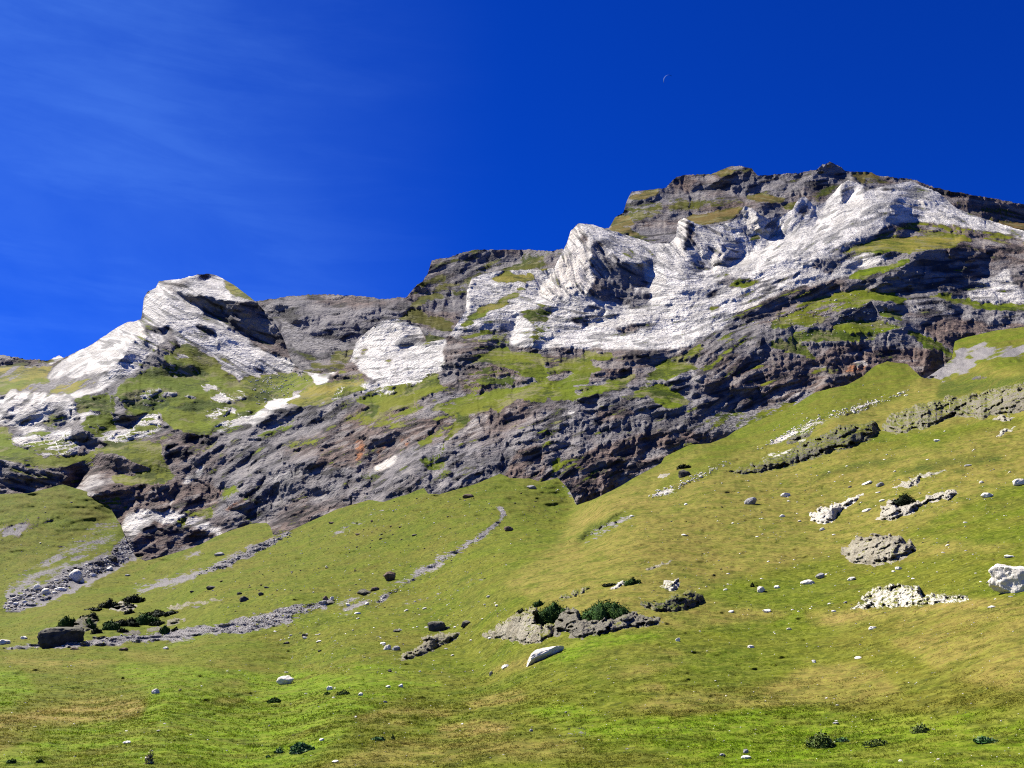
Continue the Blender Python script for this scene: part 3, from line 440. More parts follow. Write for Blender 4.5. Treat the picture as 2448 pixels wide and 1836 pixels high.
NEAR = [
 (9, None, 0, 'S', '2050,500 2212,440 2330,430 2420,405 2340,450 2212,500 2060,560'), (10, None, 0, 'SG', '620,385 760,360 930,400 1000,340 1080,310 1020,400 900,440 700,430 560,430'),
 (0, None, 0, 'YY', '1380,1215 1760,1030 2060,900 2120,865 2448,880 2830,880 2830,1500 2448,1430 1900,1480 1500,1500 1300,1440 1200,1400 1330,1300'),
 (0, None, 0, 'GN', '2060,900 2090,872 2121,860 2170,866 2210,902 2100,960 1950,1010 1960,950'),
 (0, None, 0, 'GN', '1220,1140 1333,1140 1380,1208 1340,1260 1200,1300 1130,1280 1150,1200'),
 (8, None, 0, 'GN', '500,640 700,600 840,580 700,720 500,860 -100,1120 -600,1350 -500,1250 -100,950'),
 (8, None, 0, 'GN', '1400,1600 2212,1250 2400,1280 2400,1800 1600,1700 1200,1700'), (12, None, 0, 'GN', '700,60 850,20 900,130 1500,60 2212,0 2400,350 1800,400 1400,330 800,470 500,480 0,430 -300,350 100,200'),
 (8, None, 0, 'SG', '1640,400 1690,330 1660,260 1780,250 1900,200 1990,230 2212,230 2500,200 2500,320 2212,330 2000,360 1860,350 1830,420'), (8, 30, -5, 'S', '1460,480 1500,430 1640,360 1690,330 1680,270 1760,265 1760,320 1860,370 1790,440 1600,495'), (8, None, 0, 'S', '1830,310 1920,225 1960,300 2150,250 2500,215 2500,300 2212,300 2000,345 1860,335'),
 (8, None, 0, 'K', '1540,640 1600,500 1700,490 1750,460 1950,450 1960,490 2212,470 2700,400 2700,560 2100,560 1700,620'), (8, None, 0, 'GN', '1960,400 2212,375 2700,340 2700,420 2000,430'),
 (8, 70, 0, 'D', '1660,510 1800,490 1960,450 1940,490 1800,520'),
 (8, None, 0, 'K', '740,740 960,670 950,690 840,720 740,750'), (8, 26, -20, 'WR', '140,1050 300,960 480,860 560,800 700,760 1000,670 1340,580 1350,605 1000,730 830,780 700,800 600,890 430,940 300,1000'),
 (8, None, 0, 'K', '1270,1200 1400,1140 1700,1095 1980,1065 2060,1070 2000,1120 1700,1140 1500,1180 1300,1215'), (8, None, 0, 'K', '560,1265 700,1200 1000,1120 1260,1085 1250,1110 1100,1150 830,1200 620,1255'), (8, None, 0, 'K', '1520,1050 1640,1030 1600,1055'), (8, None, 0, 'K', '620,1340 700,1310 760,1310 680,1340'), (8, None, 0, 'K', '1650,1190 1780,1165 1760,1190'),
 (8, None, 0, 'GN', '980,960 1100,870 1500,880 2100,780 2300,760 2300,800 1800,920 1560,1000 900,1060'),
 (7, 24, -20, 'WR', '1100,1390 1200,1320 1320,1290 1380,1300 1200,1390'), (7, 24, -20, 'WR', '1320,1295 1500,1190 1700,1110 1760,1105 1560,1220 1400,1290'), (7, None, 0, 'WG', '1680,1180 1900,1120 2000,1060 2212,1000 2400,900 2212,900 1880,1050 2212,900 2212,1060 1900,1200'),
 (7, None, 0, 'WT', '1880,1050 2212,880 2212,910 1950,1040'), (7, 58, 10, 'S', '430,1250 520,1330 570,1460 540,1440 480,1330'),
 (7, 80, 20, 'K', '780,1650 840,1580 900,1540 960,1520 850,1610 800,1659'), (7, None, 0, 'Y', '480,1560 800,1450 1100,1380 1200,1400 900,1480 600,1590'),
 # ravine on the left
 (5, 26, -10, 'SG', '60,1400 250,1250 500,1100 700,960 850,890 900,900 900,1090 800,1200 560,1290 280,1430 60,1500 0,1550'),
 (5, 35, 20, 'S', '40,1500 220,1440 340,1420 500,1290 700,1230 830,1190 900,1100 960,1040 1100,1120 1060,1200 960,1240 850,1300 640,1390 500,1470 250,1590 60,1640 20,1580'),
 (5, None, 0, 'S', '250,1590 500,1460 640,1385 850,1300 960,1240 900,1320 640,1430 420,1540 200,1610'),
 (5, None, 0, 'BG', '0,1000 120,940 250,900 400,900 400,930 200,1000 150,1070 0,1070'), (5, None, 0, 'S', '0,1010 120,960 220,930 200,990 140,1050 40,1060'),
 (5, 30, -10, 'S', '1480,1340 1560,1290 1750,1210 1850,1150 2060,1060 2200,1000 2212,1030 2000,1150 1700,1290 1460,1370'), (5, None, 0, 'SG', '1560,1280 1700,1180 1960,1080 2060,1060 1850,1150 1700,1230'),
 (9, None, 0, 'S', '1010,270 1200,230 1400,220 1480,200 1470,240 1300,290 1050,330'), (9, None, 0, 'SG', '950,330 1050,240 1300,210 1500,150 1700,90 1500,210 1300,300 1000,350'),
 (9, None, 0, 'SG', '1380,40 1540,20 1500,70 1420,80'),
 (9, 25, 0, 'S', '0,745 200,720 320,720 460,720 620,700 800,660 1080,650 1300,600 1600,590 1900,500 2212,440 2212,560 1900,640 1500,660 1400,700 900,720 500,760 0,765'),
 (10, 25, 0, 'S', '-30,540 200,450 400,420 520,400 640,380 560,460 380,500 200,560 60,620 -30,630'), (10, None, 0, 'SG', '800,460 1000,330 1080,290 1220,210 1300,180 1450,100 1650,40 1600,20 1400,60 1180,200 900,330 660,440 680,520'),
 (10, 24, 0, 'S', '930,400 1080,310 1220,215 1300,165 1440,70 1560,10 1600,10 1480,90 1340,180 1180,260 1020,390 960,430'), (10, None, 0, 'SG', '1000,520 1170,480 1150,400 1300,360 1500,300 1700,230 1830,190 1700,250 1500,330 1250,430 1100,500'),
 (6, 24, 0, 'S', '1400,1540 1500,1490 1640,1400 1780,1310 1880,1220 1860,1130 1900,1140 1920,1200 1880,1280 1700,1420 1560,1500'),
 (6, None, 0, 'SG', '540,1340 700,1290 900,1180 1000,1130 1020,1140 800,1300 640,1370'),
 (0, 70, 30, 'K', '1375,1290 1400,1262 1440,1245 1500,1215 1470,1245 1430,1268 1390,1300'), (0, None, 0, 'SG', '1390,1290 1500,1225 1560,1205 1480,1262 1400,1305'), (11, 80, 20, 'X', '0,165 60,130 180,88 190,95 70,150'), (9, None, 0, 'SG', '1280,440 1450,400 1680,380 1680,395 1450,430 1340,470'),
 # meadow colours
 (9, None, 0, 'GG', '700,840 1000,880 1500,900 2000,960 2212,900 2212,1659 0,1659 0,1450 600,1320 1050,1290 1150,1100 900,940'),
 (10, None, 0, 'GG', '-100,1000 400,900 800,860 1100,900 1500,1010 1200,1080 900,1250 700,1420 300,1659 -200,1659'), (9, None, 0, 'GG', '-600,930 150,900 300,1100 0,1220 -600,1200'),
 (9, None, 0, 'Y', '-600,1280 200,1240 500,1180 700,1130 1050,1150 1120,1180 1040,1260 700,1300 400,1330 0,1370 -600,1400'), (9, None, 0, 'Y', '0,850 200,840 520,860 900,850 900,880 400,890 0,870'), (9, None, 0, 'YY', '1560,840 1800,830 1820,855 1600,860'), (9, None, 0, 'YY', '-600,1420 100,1430 200,1470 0,1510 -600,1500'),
 (9, None, 0, 'YY', '900,780 1300,800 1400,850 1000,840'), (9, None, 0, 'YY', '1550,1000 1850,1000 1900,1030 1600,1040'), (9, None, 0, 'YY', '1540,1150 1840,1130 1860,1170 1650,1190'),
 (10, None, 0, 'YY', '300,880 600,900 900,940 700,950 400,910'), (10, None, 0, 'Y', '740,1270 1100,1210 1500,1230 1500,1260 1050,1260 850,1300'), (10, None, 0, 'Y', '930,1310 1150,1300 1250,1320 1000,1340'), (10, None, 0, 'Y', '1380,1360 1700,1290 2000,1330 1900,1420 1500,1430'), (10, None, 0, 'YY', '1000,1450 1600,1440 2400,1440 2600,1560 1800,1620 900,1659 500,1659'),
 (11, None, 0, 'Y', '-300,1150 0,1100 180,1080 160,1150 -200,1200'), (11, None, 0, 'Y', '-200,960 200,880 400,760 0,890'), (11, None, 0, 'YY', '500,560 900,560 1300,540 1900,500 1990,540 1500,600 900,640'), (11, None, 0, 'YY', '700,960 1100,850 1300,760 1400,860 1100,960 900,990'), (11, None, 0, 'Y', '900,1060 1250,1030 1200,1080'),
 (11, None, 0, 'YY', '950,1200 1300,1080 1900,1080 2300,900 2500,1000 2300,1180 1700,1230 1300,1260'), (12, None, 0, 'Y', '600,560 800,490 1300,430 1800,400 2300,380 2300,460 1800,470 1300,490 800,600'), (12, None, 0, 'YY', '300,1050 500,900 900,860 1100,900 1300,1100 1000,1180 300,1170'), (12, None, 0, 'YY', '1300,480 2300,440 2300,1100 1700,1000 1200,700'),
 (11, None, 0, 'GG', '150,1200 500,1180 900,1290 1500,1270 2000,1200 2300,1300 2212,1659 1400,1659 1100,1480 600,1400 300,1300'), (12, None, 0, 'GG', '0,1260 400,1200 900,1230 1500,1250 2300,1200 2700,1300 2700,1659 0,1659'), (11, None, 0, 'GG', '400,780 560,700 900,640 1300,600 1200,680 800,760 500,860 250,850'), (12, None, 0, 'GG', '300,560 540,480 560,520 380,570'),
 (11, None, 0, 'GG', '1000,1460 1300,1500 1100,1520'),
 (11, None, 0, 'S', '480,1395 560,1370 620,1395 540,1402'), (11, None, 0, 'S', '870,1515 950,1485 990,1495 930,1525'),
]
# ------------------------------------------------------------------ materials
def mat_new(name):
    m = bpy.data.materials.new(name); m.use_nodes = True; nt = m.node_tree; nt.nodes.clear()
    o = nt.nodes.new('ShaderNodeOutputMaterial'); b = nt.nodes.new('ShaderNodeBsdfPrincipled')
    b.inputs['Roughness'].default_value = .9; b.inputs['Specular IOR Level'].default_value = .05
    nt.links.new(b.outputs[0], o.inputs[0]); return m, nt, b
class NT:
    def __init__(s, nt): s.nt = nt
    def n(s, t, **k):
        q = s.nt.nodes.new(t)
        for a, v in k.items(): setattr(q, a, v)
        return q
    def set(s, sock, v):
        if hasattr(v, 'links') or isinstance(v, bpy.types.NodeSocket): s.nt.links.new(v, sock)
        else: sock.default_value = v
    def m(s, op, a, b=0.0, c=0.0, clamp=False):
        q = s.n('ShaderNodeMath', operation=op, use_clamp=clamp)
        for i, v in enumerate((a, b, c)): s.set(q.inputs[i], v)
        return q.outputs[0]
    def mix(s, f, a, b, mode='MIX'):
        q = s.n('ShaderNodeMix', data_type='RGBA', blend_type=mode)
        s.set(q.inputs['Factor'], f)
        for k, v in ((6, a), (7, b)): s.set(q.inputs[k], v if not isinstance(v, tuple) else (*v, 1) if len(v) == 3 else v)
        return q.outputs[2]
    def noise(s, vec, scale, detail=4, rough=.6, dist=0):
        q = s.n('ShaderNodeTexNoise'); s.set(q.inputs['Vector'], vec); q.inputs['Scale'].default_value = scale
        q.inputs['Detail'].default_value = detail; q.inputs['Roughness'].default_value = rough; q.inputs['Distortion'].default_value = dist
        return q.outputs['Fac']
    def vor(s, vec, scale, feature='F1'):
        q = s.n('ShaderNodeTexVoronoi', feature=feature); s.set(q.inputs['Vector'], vec); q.inputs['Scale'].default_value = scale; return q
    def mapr(s, v, a, b, c=0.0, d=1.0, smooth=True):
        q = s.n('ShaderNodeMapRange', interpolation_type='SMOOTHSTEP' if smooth else 'LINEAR'); q.clamp = True
        for i, w in enumerate((v, a, b, c, d)): s.set(q.inputs[i], w)
        return q.outputs[0]
    def scale3(s, vec, sx, sy, sz, rot=(0, 0, 0)):
        q = s.n('ShaderNodeMapping'); s.set(q.inputs['Vector'], vec); q.inputs['Scale'].default_value = (sx, sy, sz); q.inputs['Rotation'].default_value = rot; return q.outputs[0]

def terrain_mat(name, unit, bump, meadow=False, blade=False, crag=False, lush=(1.2, 1.22, 1.0)):
    """unit: metres of the finest visible grain"""
    m, nt, b = mat_new(name); N = NT(nt)
    pos = N.n('ShaderNodeNewGeometry').outputs['Position']; nor = N.n('ShaderNodeNewGeometry').outputs['True Normal']
    A = N.n('ShaderNodeAttribute', attribute_name='zone_a'); B = N.n('ShaderNodeAttribute', attribute_name='zone_b')
    sa = N.n('ShaderNodeSeparateColor'); nt.links.new(A.outputs['Color'], sa.inputs[0]); sb = N.n('ShaderNodeSeparateColor'); nt.links.new(B.outputs['Color'], sb.inputs[0])
    g, w, br, y = sa.outputs[0], sa.outputs[1], sa.outputs[2], A.outputs['Alpha']; s, k, o = sb.outputs[0], sb.outputs[1], sb.outputs[2]
    f = 1/unit; tone = B.outputs['Alpha']; ln = N.n('ShaderNodeAttribute', attribute_name='zone_c').outputs['Fac']
    n_big = N.noise(pos, f*.02, 5, .6); n_mid = N.noise(pos, f*.09, 5, .65); n_fin = N.noise(pos, f*.45, 4, .7); n_gr = N.noise(pos, f*1.1, 2, .6)
    strat = N.noise(N.scale3(pos, .25, .4, 1.6, (R(8), R(-14), 0)), f*.12, 4, .65)
    # rock
    dark = N.mix(N.mapr(n_mid, .3, .7), (.075, .073, .082), (.235, .222, .228)); dark = N.mix(N.mapr(strat, .38, .66), dark, (.26, .245, .25))
    dark = N.mix(N.m('MULTIPLY', N.mapr(n_fin, .5, .75), .35), dark, (.075, .09, .05))
    brown = N.mix(N.mapr(n_fin, .35, .7), (.090, .060, .050), (.270, .190, .155)); dark = N.mix(N.mapr(tone, .35, .75, 0, .55), dark, (.30, .275, .27)); dark = N.mix(N.mapr(tone, .45, .15, 0, .6), dark, (.045, .04, .042))
    brn = N.m('ADD', br, N.mapr(n_big, .47, .58, 0, .85), clamp=True); rock = N.mix(N.m('MULTIPLY', brn, .85), dark, brown)
    rock = N.mix(N.m('MULTIPLY', o, N.m('MULTIPLY', br, N.mapr(n_fin, .35, .6)), clamp=True), rock, (.42, .17, .07))
    white = N.mix(N.mapr(n_mid, .34, .66), (.68, .65, .605), (.98, .925, .845)); white = N.mix(N.mapr(strat, .60, .72, 0, .55), white, (.40, .39, .38)); white = N.mix(N.mapr(tone, .5, .15, 0, .6), white, (.42, .41, .40)); white = N.mix(N.mapr(n_fin, .56, .74, 0, .55), white, (.36, .34, .32))
    white = N.mix(N.mapr(n_fin, .30, .42, .35, 0), white, (.92, .87, .80))
    wt = N.mix(N.mapr(n_mid, .4, .62, .2, 1), white, (.66, .52, .37)); white = N.mix(o, white, wt)
    white = N.mix(N.mapr(ln, .57, .68, 0, .72), white, (.26, .255, .25)); white = N.mix(N.mapr(ln, .42, .33, 0, .5), white, (.46, .43, .39))
    rock = N.mix(N.mapr(ln, .55, .68, 0, .8), rock, (.035, .033, .036)); rock = N.mix(N.mapr(ln, .43, .33, 0, .5), rock, (.36, .33, .31))
    wf = N.mapr(N.m('ADD', w, N.m('MULTIPLY', N.m('ADD', N.m('SUBTRACT', n_fin, .5), N.m('SUBTRACT', .5, ln)), .75)), .32, .84, smooth=False); rock = N.mix(wf, rock, white)
    scr = N.mix(N.mapr(n_gr, .35, .65), (.15, .14, .14), (.36, .34, .335)); scr = N.mix(N.mapr(n_fin, .62, .72, 0, .8), scr, (.55, .52, .50))
    rock = N.mix(s, rock, scr)
    if crag:
        tan = N.mix(N.mapr(n_mid, .35, .65), (.30, .265, .195), (.47, .43, .34)); tan = N.mix(N.mapr(n_fin, .50, .70, 0, .8), tan, (.11, .10, .075)); tan = N.mix(N.mapr(n_gr, .55, .75, 0, .5), tan, (.14, .15, .06))
        gry = N.mix(N.mapr(n_fin, .35, .65), (.08, .075, .065), (.24, .225, .19)); pal = N.mix(N.mapr(n_fin, .4, .7), (.80, .76, .66), (.42, .38, .30))
        rock = N.mix(N.mapr(w, .35, .7), gry, tan); rock = N.mix(N.mapr(w, .7, 1.0), rock, pal)
    # vegetation
    gr = N.mix(N.mapr(n_mid, .3, .7), (.080, .120, .004), (.136, .176, .006)); gr = N.mix(N.mapr(n_fin, .5, .8, 0, .6), gr, (.045, .062, .005))
    gr = N.mix(N.mapr(n_big, .38, .66, 0, .5), gr, (.170, .145, .020))
    dry = N.mix(n_fin, (.28, .19, .050), (.46, .34, .12)); yy = N.m('MULTIPLY', N.m('MAXIMUM', y, 0.0), N.mapr(n_mid, .30, .60, .15, 1.0)); gr = N.mix(N.m('MULTIPLY', yy, .85), gr, dry)
    gg = N.m('MULTIPLY', N.m('MULTIPLY', y, -1.6, clamp=True), N.mapr(n_mid, .32, .58, .2, 1)); gr = N.mix(gg, gr, N.mix(N.mapr(n_fin, .35, .7), (.115, .205, .003), (.215, .325, .012)))
    heath = N.mix(N.mapr(n_fin, .35, .7), (.020, .040, .008), (.065, .105, .016)); gr = N.mix(N.m('MULTIPLY', k, N.mapr(n_mid, .3, .55, .4, 1)), gr, heath)
    if crag: slope_off = 0
    # turf holds on where the ground lies back
    sz = N.n('ShaderNodeSeparateXYZ'); nt.links.new(nor, sz.inputs[0])
    slope = N.m('MULTIPLY', N.m('SUBTRACT', sz.outputs[2], .62), 1.1)
    gsum = N.m('ADD', N.m('ADD', N.m('ADD', g, N.m('MULTIPLY', N.m('SUBTRACT', ln, .5), 1.2)), N.m('MULTIPLY', slope, N.mapr(g, .0, .5, .45, 1.0))), N.m('MULTIPLY', N.m('SUBTRACT', N.m('ADD', n_fin, N.m('MULTIPLY', n_mid, .7)), .85), 1.3))
    gf = N.mapr(gsum, .52, .70)
    if meadow: gf = N.m('MAXIMUM', gf, N.mapr(g, .9, .97))
    col = N.mix(gf, rock, gr)
    if meadow:
        # worn earth, bleached tussocks and small dark tufts
        m1 = N.noise(pos, .42, 8, .82); m2 = N.noise(pos, 1.1, 6, .85); m4 = N.noise(pos, .16, 9, .78); m3 = N.noise(pos, .06, 10, .74)
        col = N.mix(N.m('MULTIPLY', N.mapr(m3, .50, .57, 0, .28), gf), col, (.195, .135, .034))
        col = N.mix(N.m('MULTIPLY', N.mapr(m1, .50, .57, 0, .5), gf), col, (.042, .062, .006))
        col = N.mix(N.m('MULTIPLY', N.mapr(m4, .51, .58, 0, .32), gf), col, (.20, .215, .030))
        col = N.mix(N.m('MULTIPLY', N.mapr(m2, .515, .58, 0, .5), gf), col, (.28, .29, .045))
        col = N.mix(N.m('MULTIPLY', N.mapr(m2, .48, .42, 0, .45), gf), col, (.050, .060, .008))
    else:
        col = N.mix(gf, col, N.mix(1.0, col, lush, 'MULTIPLY'))
        m1 = N.noise(pos, f*.05, 9, .8); col = N.mix(N.m('MULTIPLY', N.mapr(m1, .50, .57, 0, .8), gf), col, (.030, .050, .006)); m2 = N.noise(pos, f*.11, 9, .8); col = N.mix(N.m('MULTIPLY', N.mapr(m2, .52, .57, 0, .75), gf), col, (.24, .22, .10))
    if not meadow:
        cr = N.vor(N.scale3(pos, 1, 1, 1.8), f*.16, 'DISTANCE_TO_EDGE'); crn = N.mapr(N.m('ADD', cr.outputs['Distance'], N.m('MULTIPLY', n_fin, .10)), .045, .085, .45, 0); col = N.mix(N.m('MULTIPLY', crn, N.m('SUBTRACT', 1.0, gf)), col, (.10, .095, .09))
    col = N.mix(1.0, col, (.60, .60, .60), 'MULTIPLY')
    nt.links.new(col, b.inputs['Base Color'])
    h = N.m('ADD', N.m('MULTIPLY', n_fin, 1.0), N.m('MULTIPLY', n_gr, .4)); h = N.m('ADD', h, N.m('MULTIPLY', strat, 1.2))
    bp = N.n('ShaderNodeBump'); bp.inputs['Distance'].default_value = unit*bump; N.set(bp.inputs['Strength'], N.mapr(gf, 0, 1, .9, .35)); nt.links.new(h, bp.inputs['Height']); nt.links.new(bp.outputs[0], b.inputs['Normal'])
    if blade:
        tr = N.n('ShaderNodeBsdfTranslucent'); nt.links.new(col, tr.inputs[0]); mx_ = N.n('ShaderNodeMixShader'); mx_.inputs[0].default_value = .55
        nt.links.new(b.outputs[0], mx_.inputs[1]); nt.links.new(tr.outputs[0], mx_.inputs[2]); nt.links.new(mx_.outputs[0], nt.nodes['Material Output'].inputs[0])
    return m
M_FAR = terrain_mat('slate_mountain', 4.6, 1.0, lush=(.72, .62, .8)); M_MID = terrain_mat('limestone_and_slate', 2.6, 1.0); M_NEAR = terrain_mat('alpine_turf', .45, .8, True)

# ------------------------------------------------------------------ build the ground
PI2 = 2*math.pi
S = 2.4
LF = layer('far_mountain', -400, 2840, 370, 1080, S, FAR_CTRL, FAR, STRATA_F, (44, -25, 'D'), FAR_TOP, None, PI2/900, relief=1.0)
LM = layer('mountain', -400, 2840, 410, 1420, S, MID_CTRL, MID, STRATA_M, (45, -32, 'D'), MID_TOP, None, PI2/1100, relief=1.0)
LN = layer('hillside', -400, 2840, 720, 1970, S, NEAR_CTRL, NEAR, [(600, 1300, 30), (1700, 1200, 25), (1200, 1700, 5), (2200, 1700, 8), (300, 1650, 0)], (None, 0, 'GN'), NEAR_TOP, None, PI2/420, warp=9, relief=.8, softy=14, lumpy=True)
for L, m in ((LF, M_FAR), (LM, M_MID), (LN, M_NEAR)):
    L['ob'].data.materials.append(m); L['ob']['kind'] = 'structure'

def at(x, y, L=None, lift=0.0):
    L = L or LN
    t = math.exp(float(bil(L['u'], x, y, L['g']))); p = CAM+t*rays(x, y); p[2] += lift; return p, t

# valley floor reaching past everything that is modelled
n = 60; a = np.linspace(-1, 1, n)
gx, gy = np.meshgrid(np.sign(a)*np.abs(a)**2.2*6000, np.sign(a)*np.abs(a)**2.2*6000)
P = np.stack([gx, gy, -2.0-0.004*np.hypot(gx, gy)], -1); z = np.zeros(gx.shape)
vf = grid_mesh('valley_floor', P[::-1], dict(g=z+1, w=z, b=z, y=z, s=z, k=z, o=z, r=z, l=z+.5), M_NEAR); vf['kind'] = 'structure'
# ------------------------------------------------------------------ things on the ground
def tag(o, label=None, cat=None, group=None, kind=None):
    for k, v in (('label', label), ('category', cat), ('group', group), ('kind', kind)):
        if v: o[k] = v
    return o
def ch_at(c, x, y, L=None): L = L or LN; return bil(L['ch'][c], x, y, L['g'])
def at_many(x, y, L=None):
    L = L or LN; t = np.exp(bil(L['u'], x, y, L['g'])); return CAM+t[:, None]*rays(x, y), t
def ico(sub):
    import bmesh
    bm = bmesh.new(); bmesh.ops.create_icosphere(bm, subdivisions=sub, radius=1)
    v = np.array([q.co[:] for q in bm.verts]); f = np.array([[q.index for q in p.verts] for p in bm.faces]); bm.free(); return v, f
ICO = {k: ico(k) for k in (1, 2, 3, 4, 5)}
def rock_verts(sub, seed, cuts=9, rough=.12, flat=1.0):
    v, f = ICO[sub]; r = np.random.default_rng(seed); v = v.copy()
    for _ in range(cuts):
        n = r.normal(size=3); n /= np.linalg.norm(n); d = r.uniform(.55, .85)
        k = v@n; v -= np.maximum(k-d, 0)[:, None]*n*.93
    o = seed*3.17
    v *= (1+rough*fbm(v[:, 0]*1.6+o, v[:, 1]*1.6, v[:, 2]*1.6, 4, seed % 97, .6))[:, None]
    lo, hi = v.min(0), v.max(0); v = (v-(lo+hi)/2)/((hi-lo)/2); v[:, 2] *= flat
    return v, f
def mesh_np(name, v, f, mat, smooth=False, colors=None):
    me = bpy.data.meshes.new(name); n = f.shape[1]
    me.vertices.add(len(v)); me.vertices.foreach_set('co', np.ascontiguousarray(v, np.float32).reshape(-1))
    me.loops.add(f.size); me.loops.foreach_set('vertex_index', np.ascontiguousarray(f, np.int32).reshape(-1))
    me.polygons.add(len(f)); me.polygons.foreach_set('loop_start', np.arange(0, f.size, n, dtype=np.int32)); me.polygons.foreach_set('loop_total', np.full(len(f), n, np.int32))
    me.update(calc_edges=True)
    if smooth: me.polygons.foreach_set('use_smooth', np.ones(len(f), bool))
    if colors:
        for an, cs in (('zone_a', 'gwby'), ('zone_b', 'skor'), ('zone_c', 'llll')):
            a = me.color_attributes.new(an, 'FLOAT_COLOR', 'POINT'); a.data.foreach_set('color', np.stack([colors[c] for c in cs], -1).reshape(-1).astype(np.float32))
    me.materials.append(mat); return me
def link(name, me): o = bpy.data.objects.new(name, me); C.objects.link(o); return o

def stone_mat(name, a, b, c, sc=1.0, top=None):
    m, nt, bs = mat_new(name); N = NT(nt); P_ = N.n('ShaderNodeTexCoord').outputs['Object']; g = N.n('ShaderNodeNewGeometry')
    n1 = N.noise(P_, 1.3*sc, 5, .65); n2 = N.noise(P_, 6*sc, 4, .7); n3 = N.noise(g.outputs['Position'], .8, 3, .5)
    col = N.mix(N.mapr(n1, .35, .65), a, b); col = N.mix(N.mapr(n2, .55, .72, 0, .7), col, c); col = N.mix(N.mapr(n3, .4, .7, 0, .35), col, b)
    if top:
        sx = N.n('ShaderNodeSeparateXYZ'); nt.links.new(g.outputs['Normal'], sx.inputs[0]); col = N.mix(N.m('MULTIPLY', N.mapr(sx.outputs[2], .55, .9), N.mapr(n2, .3, .6, .4, 1)), col, top)
    nt.links.new(col, bs.inputs['Base Color']); bp = N.n('ShaderNodeBump'); bp.inputs['Distance'].default_value = .12/sc; bp.inputs['Strength'].default_value = .9
    nt.links.new(N.m('ADD', n1, N.m('MULTIPLY', n2, .5)), bp.inputs['Height']); nt.links.new(bp.outputs[0], bs.inputs['Normal']); return m
ST = {'pale': stone_mat('pale_limestone', (.52, .49, .42), (.64, .60, .52), (.20, .18, .15), .8), 'white': stone_mat('white_limestone', (.60, .575, .50), (.70, .67, .59), (.34, .31, .26), 1.2),
      'grey': stone_mat('grey_stone', (.17, .165, .16), (.30, .29, .28), (.08, .08, .075), .8), 'dark': stone_mat('dark_schist', (.035, .033, .032), (.075, .07, .062), (.02, .02, .018), .5, (.13, .125, .095)),
      'brown': stone_mat('brown_stone', (.075, .055, .042), (.16, .12, .09), (.03, .025, .02), .8)}

def boulder(x, y, w, h, kind, label, tilt=0, sub=4, cuts=9, seed=None, dep=.8, spin=None, rough=.24, cat='boulder', name='boulder', box=0):
    """y is the foot of the stone in the photograph; w, h its size there in pixels"""
    p, t = at(x, y); k = t/F; W_, H_ = w*k/2, h*k/2; D_ = W_*dep
    seed = seed or int(x*7+y); v, f = rock_verts(sub, seed, cuts, rough)
    if box: v = np.sign(v)*np.abs(v)**box; v = v/np.abs(v).max(0)
    v = v*(1+.05*noise(v[:, 0]*7, v[:, 1]*7, v[:, 2]*7+seed, 3)+.03*noise(v[:, 0]*15, v[:, 1]*15, v[:, 2]*15+seed, 4))[:, None]
    c, s = math.cos(R(tilt)), math.sin(R(tilt))
    v = v*[W_, D_, H_*1.25]; v = np.stack([v[:, 0]*c-v[:, 2]*s, v[:, 1], v[:, 0]*s+v[:, 2]*c], -1)
    me = mesh_np(name, v, f, ST[kind]); o = link(name, me)
    aw = np.array([p[0], p[1], 0]); aw /= np.linalg.norm(aw)
    q = p+aw*D_*.45; o.location = (q[0], q[1], p[2]+H_*.54); tag(o, label, cat); return o

